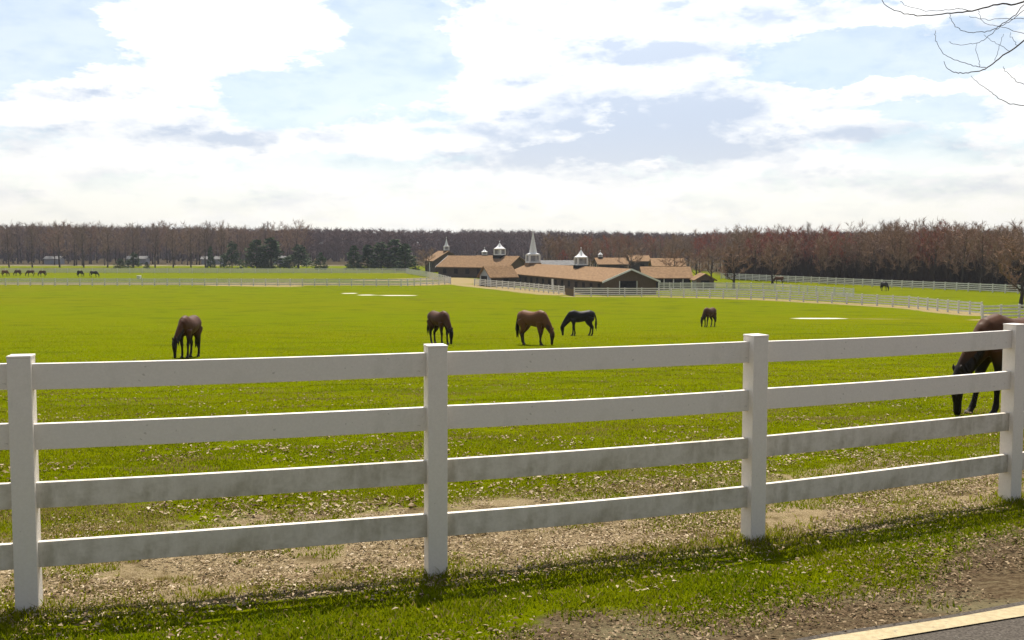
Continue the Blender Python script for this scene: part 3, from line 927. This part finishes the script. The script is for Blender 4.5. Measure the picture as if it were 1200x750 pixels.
def conifer_mesh(seed, h, r0):
    r = random.Random(seed); T = MB(); C = MB()
    T.tube([(0, 0, -.3), (0, 0, h * .5), (0, 0, h * .97)], [.16, .1, .02], 6)
    for k in range(95):
        f = r.random()**1.15
        z = h * (.04 + .95 * f)
        env = r0 * ((1 - f)**.6 + .03) * r.uniform(.45, 1.12)
        a0 = r.uniform(0, 6.283)
        bc_ = Vector((math.cos(a0) * env, math.sin(a0) * env, z))
        rad_ = (.30 + .55 * (1 - f)) * r.uniform(.7, 1.25) * r0 / 2.4
        for i in range(26):
            d = Vector((r.gauss(0, 1), r.gauss(0, 1), r.gauss(0, .6)))
            p = bc_ + d * rad_ * .5
            d = (Vector((math.cos(a0), math.sin(a0), .35)) + Vector((r.uniform(-1, 1), r.uniform(-1, 1), r.uniform(-.6, 1))) * .8).normalized()
            L = r.uniform(.28, .75)
            sd = d.cross(Vector((r.uniform(-1, 1), r.uniform(-1, 1), r.uniform(-1, 1)))).normalized() * L * .20
            C.quad(p - d * L * .5, p + sd, p + d * L * .6, p - sd)
    return T.mesh('trunk', MAT['bark'], True), C.mesh('crown', MAT['needles'])


P_con = [conifer_mesh(3, 8, 2.4), conifer_mesh(8, 8, 2.0), conifer_mesh(13, 8, 2.8)]
cons = [(301, 315, 281, 1.1, 'slimmer dark evergreen on the left of the big evergreen clump'), (318, 315, 279, 1.35, 'broad tall evergreen in the middle of the left-hand clump'),
        (350, 315, 287, 1.25, 'rounded evergreen standing alone between the two evergreen clumps'), (415, 316, 288, .9, 'small dark evergreen left of the long evergreen screen'),
        (431, 316, 287, 1.15, 'evergreen at the left end of the long evergreen screen'), (447, 316, 284, 1.2, 'middle evergreen of the long evergreen screen'),
        (463, 316, 281, 1.3, 'tallest evergreen of the long evergreen screen'), (475, 317, 286, 1.2, 'evergreen at the right end of the long evergreen screen'),
        (157, 314, 296, 1.0, 'low conical evergreen among the bare trunks of the left row'), (141, 314.5, 303, 1.4, 'squat dark evergreen bush beside the low conical one'),
        (247, 314, 289, .55, 'narrow dark evergreen by the white shed'), (272, 314, 283, .8, 'dark evergreen column right of the white shed'),
        (376, 316, 296, .9, 'small evergreen right of the lone rounded one'), (172, 314.5, 307, 1.2, 'tiny dark evergreen bush right of the low conical one')]
for i, (u, vb, vt, ws, lab) in enumerate(cons):
    p = at_ground(u, vb); ht = at_y(u, vt, p[1])[2] - p[2]
    put_tree(P_con[i % 3], p[0], p[1], ht / 8, lab, name='evergreen_tree', w_scale=ht / 8 * ws * 1.45)

# far wood: one mass on the skyline
T, C = bare_tree_mesh(77, 16, 3.6, 9, 5, 7, 1.9, .085, .3, .12, 1.1)
def mb_tris(q):
    tr = []
    for f in q.f:
        for k in range(1, len(f) - 1): tr.append((f[0], f[k], f[k + 1]))
    return np.array(q.v), np.array(tr)
v1, f1 = mb_tris(T); v2, f2 = mb_tris(C)
TV = np.concatenate([v1, v2]); TF = np.concatenate([f1, f2 + len(v1)])
allV = []; allF = []; off = 0
for i in range(1350):
    y_ = rng.uniform(500, 690)
    u = -260 + 1440 * ((i * 7 % 1350) + rng.random()) / 1350
    x_ = (u - 600) / 1200 * y_
    vt = np.interp(u, [-300, 0, 300, 600, 800, 1200], [259, 259, 263, 266, 269, 266]) + rng.uniform(-2.5, 4)
    ht = (at_y(u, vt, y_)[2] - zgf(x_, y_)); k = ht / 17
    a = rng.uniform(0, 6.28); c_, s_ = math.cos(a), math.sin(a); kw = k * rng.uniform(1, 1.5)
    q = np.stack([(TV[:, 0] * c_ - TV[:, 1] * s_) * kw + x_, (TV[:, 0] * s_ + TV[:, 1] * c_) * kw + y_, TV[:, 2] * k + zgf(x_, y_)], -1)
    allV.append(q); allF.append(TF + off); off += len(q)
tag(link('far_wood', mesh_np('far_wood', np.concatenate(allV), np.concatenate(allF), MAT['far_wood'])), 'hazy far-off bare wood along the whole skyline', 'wood', kind='stuff')

# undergrowth at the feet of the right-hand wood
n = 60000
u = rng.uniform(850, 1310, n); dep = np.interp(u, [850, 1000, 1178, 1310], [234, 206, 175, 160]) + 1 + rng.random(n)**1.3 * 40
x = (u - 600) / 1200 * dep; z = zg(x, dep)
hh = .5 + 4.2 * rng.random(n)**1.5
a = rng.random(n) * 6.283; w = .05 + .05 * rng.random(n)
lean = rng.normal(0, .5, (n, 2)); base = np.stack([x, dep, z + rng.random(n) * 3.0], -1)
sd = np.stack([np.cos(a) * w, np.sin(a) * w, 0 * a], -1); tip = base + np.stack([lean[:, 0], lean[:, 1], hh], -1)
Vv = np.stack([base - sd, base + sd, tip], 1).reshape(-1, 3)
tag(link('undergrowth', mesh_np('undergrowth', Vv, np.arange(n * 3).reshape(-1, 3), MAT['scrub'])), 'dark tangled undergrowth at the foot of the right-hand wood', 'undergrowth', kind='stuff')

# overhanging branch: a bare tree rooted behind the fence, outside the right of the frame
rt = empty('bare_tree', (8.9, 12.0, zgf(8.9, 12.0)))
tag(rt, 'bare tree reaching drooping thin twigs into the top right corner of the sky', 'tree')
bx = Vector(rt.location)
T = MB()
T.tube([Vector((0, 0, -.3)), Vector((.05, 0, 2)), Vector((-.1, .1, 4)), Vector((.1, 0, 6.5)), Vector((0, .2, 9))], [.24, .20, .16, .11, .03], 10)
for k in range(9):
    a = .3 + k * .35; z0 = 3.8 + k * .5
    d = Vector((math.cos(a) * .9, math.sin(a), .75)); p = Vector((0, 0, z0))
    T.tube([p, p + d * .9, p + d * 1.9 + Vector((0, 0, .4)), p + d * 2.8 + Vector((0, 0, .9))], [.07, .05, .03, .008], 6)
T.build('trunk', MAT['bark'], rt, True)
C = MB()
def px3(pl, y0, y1):
    return [Vector(at_y(u, v, y0 + (y1 - y0) * i / (len(pl) - 1))) - bx for i, (u, v) in enumerate(pl)]
def smooth_pts(pts, n_=5):
    out = []
    for i in range(len(pts) - 1):
        p0 = pts[max(i - 1, 0)]; p1 = pts[i]; p2 = pts[i + 1]; p3 = pts[min(i + 2, len(pts) - 1)]
        for k in range(n_):
            t_ = k / n_
            out.append(.5 * ((2 * p1) + (p2 - p0) * t_ + (2 * p0 - 5 * p1 + 4 * p2 - p3) * t_**2 + (3 * p1 - p0 - 3 * p2 + p3) * t_**3))
    return out + [pts[-1]]
LIMB = [((1330, -150), (1262, -45), (1225, -6), (1200, 2), (1170, 5), (1140, 13), (1110, 15.5), (1080, 18), (1060, 16), (1042, 9), (1031, -2))]
curves = [  # (pixel outline, near depth, far depth, root radius, tip radius)
    ([(1600, -60), (1420, -120), (1280, -30), (1200, 2), (1170, 5), (1140, 13), (1110, 15.5), (1080, 18), (1060, 16), (1042, 9), (1031, -2)], 11.8, 8.6, .022, .004),
    ([(1140, 13), (1125, 10), (1108, 12), (1090, 13), (1065, 8), (1055, 2)], 9.6, 8.9, .006, .003),
    ([(1600, -20), (1420, -60), (1290, -40), (1200, 47), (1180, 62), (1160, 77), (1152, 82), (1135, 85), (1120, 85), (1110, 80), (1106, 72)], 11.8, 9.3, .020, .0035),
    ([(1155, 79), (1140, 77), (1125, 72), (1108, 65), (1099, 53), (1096, 44), (1096, 36)], 9.7, 9.0, .006, .003),
    ([(1300, -90), (1230, -30), (1200, 5), (1188, 19), (1172, 30), (1160, 36), (1145, 38), (1130, 37), (1120, 31), (1114, 22), (1113, 15)], 10.9, 9.0, .010, .003),
    ([(1230, -8), (1200, 13), (1185, 24), (1170, 33), (1152, 47), (1140, 51), (1122, 52), (1112, 49)], 10.2, 9.3, .007, .003),
    ([(1200, 22), (1175, 22), (1160, 23), (1148, 22), (1136, 19)], 9.8, 9.3, .005, .003),
    ([(1225, 50), (1200, 40), (1185, 35), (1170, 30), (1155, 28), (1149, 20), (1147, 12)], 10, 9.4, .005, .003),
    ([(1290, 120), (1240, 128), (1200, 124), (1182, 121), (1170, 115), (1160, 107), (1150, 100), (1138, 89)], 10.6, 9.0, .009, .003),
    ([(1235, 106), (1200, 99), (1188, 92), (1178, 83), (1176, 78)], 10, 9.2, .006, .003),
    ([(1183, 60), (1170, 52), (1160, 46), (1153, 41)], 9.8, 9.4, .004, .0025),
    ([(1148, 78), (1147, 68), (1144, 58), (1145, 50)], 9.7, 9.2, .004, .0025),
    ([(1166, 71), (1170, 58), (1173, 48), (1176, 40)], 9.8, 9.5, .004, .0025),
    ([(1192, 54), (1188, 47), (1184, 42), (1184, 38)], 9.9, 9.7, .004, .0025),
]
for pl, y0, y1, r0, r1 in curves:
    pts = smooth_pts(px3(pl, y0, y1)); nn = len(pts)
    for i in range(1, nn - 1): pts[i] = pts[i] + Vector((random.uniform(-1, 1), random.uniform(-1, 1), random.uniform(-1, 1))) * .006
    C.tube(pts, [.6 * r0 + .6 * (r1 - r0) * (i / (nn - 1))**.8 for i in range(nn)], 5)
for pl, y0, y1, r0, r1 in curves[:1] + curves[2:3]:
    p = px3(pl, y0, y1)[0]
    C.tube([Vector((.05, 0, p.z - 1.0)), p.lerp(Vector((0, 0, p.z)), .5) + Vector((0, 0, -.3)), p], [.06, .035, r0], 6)
C.build('branch', MAT['bark'], rt, True)

# ------------------------------------------------------------------ horses
def coat_mat(name, body, points, legh):
    m, g, b = new_mat(name)
    P = g.coord('Object'); sep = g.n.new('ShaderNodeSeparateXYZ'); g.put(sep.inputs[0], P)
    n = g.noise(P, 3, 4, .6)
    lo = g.m('SUBTRACT', 1.0, g.ss(legh - .22, legh + .12, g.m('ADD', sep.outputs[2], g.m('MULTIPLY', g.m('SUBTRACT', n, .5), .15))))
    c = g.mix(g.m('MULTIPLY', g.ss(.35, .7, n), .4), body, tuple(k * .65 for k in body))
    c = g.mix(lo, c, points)
    g.put(b.inputs['Base Color'], c); b.inputs['Roughness'].default_value = .55; b.inputs['Specular IOR Level'].default_value = .15
    bump(g, b, g.noise(g.vmul(P, (1, 1, 3)), 40, 3, .6), .1, .01)
    return m


HAIR = simple_mat('dark_mane_hair', (.010, .008, .007), (.03, .022, .016), 30, .6, .2, (8, 8, 1))
COATS = {'darkbay': coat_mat('dark_bay_coat', (.070, .025, .010), (.013, .009, .007), .85),
         'chestnut': coat_mat('chestnut_bay_coat', (.130, .054, .021), (.028, .016, .010), .60),
         'nearbay': coat_mat('near_dark_bay_coat', (.075, .030, .012), (.012, .009, .007), .95),
         'black': coat_mat('black_coat', (.012, .010, .010), (.008, .007, .007), .5)}
dg_tmp = None


def horse(label, u, v, hx, hy, coat, swing=(0, 0, 0, 0), yaw=0.0, size=1.0, name='horse', detail=True, headx=0.0, vx=.022, back=False):
    q = MB(); Yv = (0, 1, 0)
    # trunk
    sec = [(-.845, 1.20, .06, .10), (-.80, 1.21, .15, .19), (-.70, 1.25, .225, .26), (-.52, 1.27, .275, .305), (-.30, 1.235, .275, .30), (-.05, 1.185, .29, .315),
           (.18, 1.165, .285, .335), (.36, 1.185, .255, .355), (.52, 1.235, .215, .345), (.64, 1.225, .185, .29), (.74, 1.17, .15, .22), (.81, 1.13, .09, .13)]
    q.tube([(x, 0, z) for x, z, w, h_ in sec], [(w * 1.06, h_ * 1.04) for x, z, w, h_ in sec], 20, side=Yv)
    # neck and head, lowered to graze
    def lat(x): return yaw * max(0, x - .55)
    nk = [(.50, 1.28, .14, .27), (.66, 1.20, .125, .255), (.80, 1.06, .105, .215), (.94, .90, .09, .18), (1.06, .74, .078, .15), (1.15, .61, .07, .125)]
    q.tube([(x + headx * max(0, x - .5), lat(x), z) for x, z, w, h_ in nk], [(w * 1.1, h_ * 1.1) for x, z, w, h_ in nk], 16, side=Yv)
    hd = [(1.16, .68, .055, .07), (1.185, .61, .078, .115), (1.19, .52, .088, .13), (1.185, .42, .082, .125), (1.175, .32, .065, .095), (1.165, .22, .053, .073), (1.16, .13, .056, .070), (1.155, .07, .054, .062), (1.15, .03, .038, .042)]
    hd = [(x + headx * .68 + .0, z, w, h_) for x, z, w, h_ in hd]
    ly = lat(1.18)
    q.tube([(x, ly, z) for x, z, w, h_ in hd], [(w, h_) for x, z, w, h_ in hd], 14, side=Yv)
    for sg in (1, -1):   # ears
        q.tube([(1.15 + headx * .68, ly + sg * .05, .67), (1.20 + headx * .68, ly + sg * .075, .745), (1.215 + headx * .68, ly + sg * .08, .82)], [.035, .03, .008], 8)
    # legs
    fl = [(.50, 1.05, .12, .17), (.49, .90, .10, .135), (.485, .76, .075, .095), (.49, .62, .055, .068), (.50, .50, .055, .060), (.495, .44, .043, .048), (.492, .32, .034, .042), (.492, .20, .037, .045), (.495, .155, .044, .052), (.525, .09, .038, .042), (.545, .055, .05, .055), (.555, .0, .06, .07)]
    hl = [(-.54, 1.15, .17, .25), (-.50, .98, .15, .23), (-.47, .86, .125, .185), (-.52, .74, .09, .125), (-.60, .63, .062, .082), (-.665, .55, .058, .072), (-.668, .48, .05, .058), (-.655, .36, .038, .048), (-.642, .22, .040, .048), (-.635, .16, .046, .054), (-.60, .09, .040, .043), (-.58, .055, .052, .056), (-.57, .0, .062, .072)]
    hooves = []
    for k, (pl, sg) in enumerate(((fl, 1), (fl, -1), (hl, 1), (hl, -1))):
        sw = swing[k]; top = 1.0
        pts = [(x + sw * max(0, top - z), sg * (.135 if z > .85 else .125 + .02 * (z > .6)), z) for x, z, a_, b_ in pl]
        q.tube(pts, [(a_ * 1.12, b_ * 1.12) for x, z, a_, b_ in pl], 12, side=Yv)
        hooves.append(pts[-1])
    me = q.mesh('horse_raw')
    o = bpy.data.objects.new('tmp_horse', me); COL.objects.link(o)
    rm = o.modifiers.new('r', 'REMESH'); rm.mode = 'VOXEL'; rm.voxel_size = vx
    smo = o.modifiers.new('s', 'SMOOTH'); smo.iterations = 3; smo.factor = .5
    dg = bpy.context.evaluated_depsgraph_get(); dg.update()
    body = bpy.data.meshes.new_from_object(o.evaluated_get(dg))
    bpy.data.objects.remove(o, do_unlink=True)
    body.name = 'body'; body.materials.clear(); body.materials.append(COATS[coat])
    body.polygons.foreach_set('use_smooth', [True] * len(body.polygons))
    p = at_ground(u, v); h2 = math.hypot(hx, hy); hx, hy = hx / h2, hy / h2
    root = link(name, None) if False else empty(name, p)
    fwd = Vector((hx, hy, (zgf(p[0] + hx * .6, p[1] + hy * .6) - zgf(p[0] - hx * .6, p[1] - hy * .6)) / 1.2)).normalized()
    lft = Vector((0, 0, 1)).cross(fwd).normalized(); up = fwd.cross(lft)
    M = Matrix((fwd, lft, up)).transposed().to_4x4()
    root.rotation_euler = M.to_euler(); root.scale = (size,) * 3
    tag(root, label, 'horse', 'horses grazing in the pasture')
    link('body', body, root)
    # tail
    tl = MB(); r = random.Random(int(u))
    for k in range(26):
        y0 = r.uniform(-.035, .035); sp = r.uniform(-.09, .09); e = r.uniform(.30, .55)
        tl.tube([(-.80, y0 * .5, 1.33 + r.uniform(-.02, .02)), (-.88, y0, 1.24), (-.93, y0 + sp * .4, .98), (-.93 + r.uniform(-.05, .04), y0 + sp * .8, .72), (-.91 + r.uniform(-.06, .05), y0 + sp, e)], [.03, .036, .036, .028, .004], 5)
    tl.build('tail', HAIR, root, True)
    if detail:
        mn = MB()
        for k in range(5, 60):
            f = k / 59; x = .55 + .60 * f + headx * max(0, .05 + .6 * f); z = 1.50 - .80 * f
            off = Vector((.12, 0, .10)) * (1 - .4 * f)
            cx = x + off.x * .62; cz = z + off.z * .35
            sg = 1 if r.random() < .8 else -1; y0 = lat(x)
            mn.tube([(cx, y0, cz), (cx + .01, y0 + sg * .06, cz - .02), (cx - .03, y0 + sg * .115, cz - .13), (cx - .03 + r.uniform(-.03, .03), y0 + sg * .12, cz - .22 - .06 * r.random())], [.016, .018, .013, .003], 4)
        mn.build('mane', HAIR, root, True)
        ho = MB()
        for hp in hooves:
            ho.tube([(hp[0] - .015, hp[1], .062), (hp[0] + .008, hp[1], -.005)], [(.054, .060), (.067, .078)], 10, side=Yv)
        ho.build('hoof', MAT['hoof'], root, True)
        for sg in (1, -1):
            ey = MB(); ey.tube([(1.225 + headx * .68, ly + sg * .072, .535), (1.23 + headx * .68, ly + sg * .086, .535), (1.235 + headx * .68, ly + sg * .09, .535)], [.012, .018, .004], 8); ey.build('eye', MAT['dark'], root, True)
    return root


horse('big dark bay horse grazing behind the right-hand post of the near fence', 1185, 486, -.90, -.43, 'nearbay', (.02, .26, -.10, .14), -.05, .97, vx=.018)
horse('brown horse grazing alone on the left, body turned three-quarters to the camera', 222, 419.0, -.02, -1, 'darkbay', (.06, -.10, -.08, .10), -.22, 1.0)
horse('dark bay horse with its tail swung left, grazing above the middle fence post', 515, 403.5, .55, -.83, 'darkbay', (.04, -.05, -.04, .08), -.05, 1.0)
horse('lighter brown bay horse grazing side-on with its head to the right', 625, 404.5, .74, -.67, 'chestnut', (-.22, .06, -.10, .10), -.1, 1.0)
horse('black horse grazing side-on with its head to the left', 681, 393.5, -1, -.14, 'black', (.06, -.16, -.06, .06), .05, 1.0)
horse('small distant dark horse grazing near the right-hand paddock fence', 831, 383, -.66, -.75, 'darkbay', (.05, -.08, -.05, .08), .0, .98)
for i, (u, v, hx, hy, ct, lab) in enumerate((
        (6, 323.8, 1, -.2, 'chestnut', 'far brown horse at the left edge between the two far fences'), (21, 323.4, -1, .2, 'darkbay', 'second of the tiny far horses from the left edge'),
        (36, 323.8, -1, -.3, 'darkbay', 'third of the tiny far horses from the left edge'), (50, 324.2, -1, .1, 'darkbay', 'fourth of the tiny far horses from the left edge'),
        (94, 324.4, 1, -.4, 'black', 'left one of the two tiny far horses apart from the group of four'), (110, 325.0, 1, .2, 'black', 'right one of the two tiny far horses apart from the group of four'),
        (913, 333.0, -1, .3, 'chestnut', 'tiny far brown horse in the grass below the right-hand wood'), (1036, 341.0, .3, -1, 'black', 'tiny far dark horse end-on before the fence of the right-hand wood'))):
    horse(lab, u, v, hx, hy, ct, (.05, -.05, -.05, .05), 0, 1.0, detail=False, vx=.05)

# ------------------------------------------------------------------ light: sun, sky with clouds
SUN_EL = R(62); SUN_AZ = R(0.0)
sd_ = bpy.data.lights.new('sun', 'SUN'); sd_.energy = 5.0; sd_.angle = R(.55); sd_.color = (1, .93, .82)
so = bpy.data.objects.new('sun', sd_); COL.objects.link(so)
to_sun = Vector((math.sin(SUN_AZ) * math.cos(SUN_EL), math.cos(SUN_AZ) * math.cos(SUN_EL), math.sin(SUN_EL)))
so.rotation_euler = to_sun.to_track_quat('Z', 'Y').to_euler()
so.location = (0, 40, 60)

w = bpy.data.worlds.new('World'); scn.world = w; w.use_nodes = True
g = NG(w.node_tree)
for n_ in list(g.n): g.n.remove(n_)
out = g.n.new('ShaderNodeOutputWorld')
sky = g.n.new('ShaderNodeTexSky'); sky.sky_type = 'NISHITA'; sky.sun_disc = False
sky.sun_elevation = SUN_EL; sky.sun_rotation = SUN_AZ; sky.air_density = 1.0; sky.dust_density = .6; sky.ozone_density = 1.2
bg1 = g.n.new('ShaderNodeBackground'); bg1.inputs[1].default_value = .085
g.l.new(sky.outputs[0], bg1.inputs[0])
D = g.coord('Generated')
sep = g.n.new('ShaderNodeSeparateXYZ'); g.put(sep.inputs[0], D)
az = g.m('ARCTAN2', sep.outputs[0], sep.outputs[1]); el = g.m('ARCSINE', sep.outputs[2])
cmb = g.n.new('ShaderNodeCombineXYZ'); g.put(cmb.inputs[0], az); g.put(cmb.inputs[1], g.m('MULTIPLY', el, 2.5))
cv = cmb.outputs[0]
wn = g.n.new('ShaderNodeTexNoise'); g.put(wn.inputs['Vector'], cv); wn.inputs['Scale'].default_value = 10; wn.inputs['Detail'].default_value = 9; wn.inputs['Roughness'].default_value = .70
ws = g.n.new('ShaderNodeSeparateColor'); g.l.new(wn.outputs['Color'], ws.inputs[0])
azw = g.m('ADD', az, g.m('MULTIPLY', g.m('SUBTRACT', ws.outputs[0], .5), .11))
elw = g.m('ADD', el, g.m('MULTIPLY', g.m('SUBTRACT', ws.outputs[1], .5), .055))


def blob(u, v, ru, rv_, p=1.0):
    d = ray(u, v); d = d / np.linalg.norm(d)
    a0 = math.atan2(d[0], d[1]); e0 = math.asin(d[2])
    k = math.cos(e0)
    x_ = g.m('MULTIPLY', g.m('SUBTRACT', azw, a0), 1200. / ru * k); y_ = g.m('MULTIPLY', g.m('SUBTRACT', elw, e0), 1200. / rv_)
    r2 = g.m('ADD', g.m('MULTIPLY', x_, x_), g.m('MULTIPLY', y_, y_))
    return g.m('MULTIPLY', g.m('POWER', 2.718, g.m('MULTIPLY', r2, -1.0)), p)


def total(lst):
    t_ = lst[0]
    for q_ in lst[1:]: t_ = g.m('ADD', t_, q_)
    return t_


nz = g.noise(cv, 7.5, 12, .66)
def shifted(dy):
    c_ = g.n.new('ShaderNodeCombineXYZ'); g.put(c_.inputs[0], az); g.put(c_.inputs[1], g.m('ADD', g.m('MULTIPLY', el, 2.5), dy)); return c_.outputs[0]
nz2 = g.noise(cv, 9, 8, .62)
p1 = g.noise(cv, 11, 7, .58); p2 = g.noise(shifted(.035), 11, 7, .58)      # relief: tops facing the sun bright, undersides greyer
relief = g.m('SUBTRACT', p1, p2)
holes = total([blob(25, 45, 110, 50, 1.1), blob(430, 85, 125, 45, .62), blob(470, 20, 70, 50, .72), blob(985, 75, 150, 24, 1.0), blob(1080, 70, 90, 22, .7), blob(1090, 128, 60, 18, .6),
               blob(180, 132, 60, 7, .6), blob(340, 115, 90, 22, .6), blob(560, 155, 50, 10, .3), blob(330, 190, 120, 12, .35), blob(1010, 180, 120, 10, .35)])
clouds = total([blob(235, 36, 105, 30, 1.3), blob(140, 98, 85, 20, 1.2), blob(310, 25, 60, 22, .8), blob(1045, 106, 38, 11, 1.0), blob(905, 110, 80, 14, .8), blob(1170, 95, 60, 14, .7),
                blob(620, 25, 70, 60, .9), blob(750, 150, 190, 45, .5), blob(400, 165, 160, 14, .5), blob(900, 150, 150, 20, .4), blob(100, 130, 170, 16, .5), blob(1010, 20, 100, 12, .7), blob(700, 90, 160, 70, .6), blob(150, 195, 80, 10, .3)])
cov = g.m('ADD', g.m('ADD', .50, g.m('MULTIPLY', g.m('SUBTRACT', nz, .5), 2.3)), g.m('SUBTRACT', clouds, holes))
cov = g.m('ADD', cov, g.m('MULTIPLY', g.m('SUBTRACT', g.noise(cv, 34, 6, .65), .5), .55))
alpha = g.ss(.08, .66, cov)
grey = total([blob(830, 15, 190, 22, .55), blob(760, 62, 130, 15, .85), blob(750, 140, 130, 34, 1.15), blob(690, 182, 190, 20, 1.0), blob(850, 125, 40, 22, .3), blob(960, 160, 110, 16, .6), blob(270, 157, 95, 11, .8),
              blob(130, 108, 60, 9, .85), blob(560, 150, 70, 12, .35), blob(1000, 215, 120, 10, .35), blob(1150, 215, 100, 14, .3), blob(660, 90, 60, 12, .3), blob(1150, 15, 60, 16, .4), blob(30, 160, 60, 14, .3)])
shade = g.m('MULTIPLY', grey, g.ss(.30, .52, nz2), clamp=True)
shade = g.m('ADD', g.m('MULTIPLY', shade, 1.15), g.m('MULTIPLY', g.m('SUBTRACT', .045, relief), 2.2), clamp=True)
lump = g.noise(shifted(.4), 22, 8, .62)
shade = g.m('ADD', shade, g.m('MULTIPLY', g.m('MULTIPLY', g.ss(.50, .68, lump), g.ss(.42, .60, p2)), .38), clamp=True)
cc = g.mix(shade, (1.12, 1.11, 1.08), (.58, .66, .79))
low = g.m('SUBTRACT', 1.0, g.ss(.0, .13, el))
cc = g.mix(g.m('MULTIPLY', low, .6), cc, (.99, .955, .865))
alpha = g.m('MAXIMUM', alpha, g.m('MULTIPLY', g.m('SUBTRACT', 1.0, g.ss(.02, .17, el)), .86))
alpha = g.m('MAXIMUM', alpha, g.m('MULTIPLY_ADD', g.noise(cv, 4, 6, .6), .55, .12))
alpha = g.m('MULTIPLY', alpha, g.m('SUBTRACT', 1.0, g.m('MULTIPLY', g.ss(.45, .9, el), .8)))       # mostly clear overhead
# clouds are brightest towards the sun
dt = g.n.new('ShaderNodeVectorMath'); dt.operation = 'DOT_PRODUCT'; g.put(dt.inputs[0], D); dt.inputs[1].default_value = to_sun
fw = g.m('POWER', g.m('MULTIPLY', g.m('ADD', dt.outputs['Value'], 1.0), .5), 3.0)
cs = g.m('MULTIPLY_ADD', fw, 1.40, .10)
bg2 = g.n.new('ShaderNodeBackground'); g.put(bg2.inputs[0], cc); g.put(bg2.inputs[1], cs)
mxs = g.n.new('ShaderNodeMixShader'); g.put(mxs.inputs[0], alpha)
g.l.new(bg1.outputs[0], mxs.inputs[1]); g.l.new(bg2.outputs[0], mxs.inputs[2])
g.l.new(mxs.outputs[0], out.inputs[0])

# ------------------------------------------------------------------ haze
HAZE = True
if HAZE:
    q = MB(); q.box((0, 1300, 6.0), (6600, 2900, 26.4))
    m = bpy.data.materials.new('haze_air'); m.use_nodes = True
    nt = m.node_tree
    for n_ in list(nt.nodes): nt.nodes.remove(n_)
    o_ = nt.nodes.new('ShaderNodeOutputMaterial'); pv = nt.nodes.new('ShaderNodeVolumePrincipled')
    pv.inputs['Color'].default_value = (.80, .86, 1, 1); pv.inputs['Density'].default_value = .00012; pv.inputs['Anisotropy'].default_value = .2
    nt.links.new(pv.outputs[0], o_.inputs['Volume'])
    hz = q.build('haze', m); tag(hz, 'thin bluish air between the camera and the far wood', 'haze', kind='stuff')

# ------------------------------------------------------------------ render settings
scn.render.engine = 'CYCLES'
scn.cycles.use_denoising = True
try: scn.cycles.denoiser = 'OPENIMAGEDENOISE'
except Exception: pass
scn.cycles.max_bounces = 6; scn.cycles.diffuse_bounces = 3; scn.cycles.volume_bounces = 0
scn.cycles.transparent_max_bounces = 4
scn.view_settings.view_transform = 'Standard'; scn.view_settings.look = 'None'
scn.view_settings.gamma = 1; scn.view_settings.use_curve_mapping = False
scn.view_settings.exposure = .57
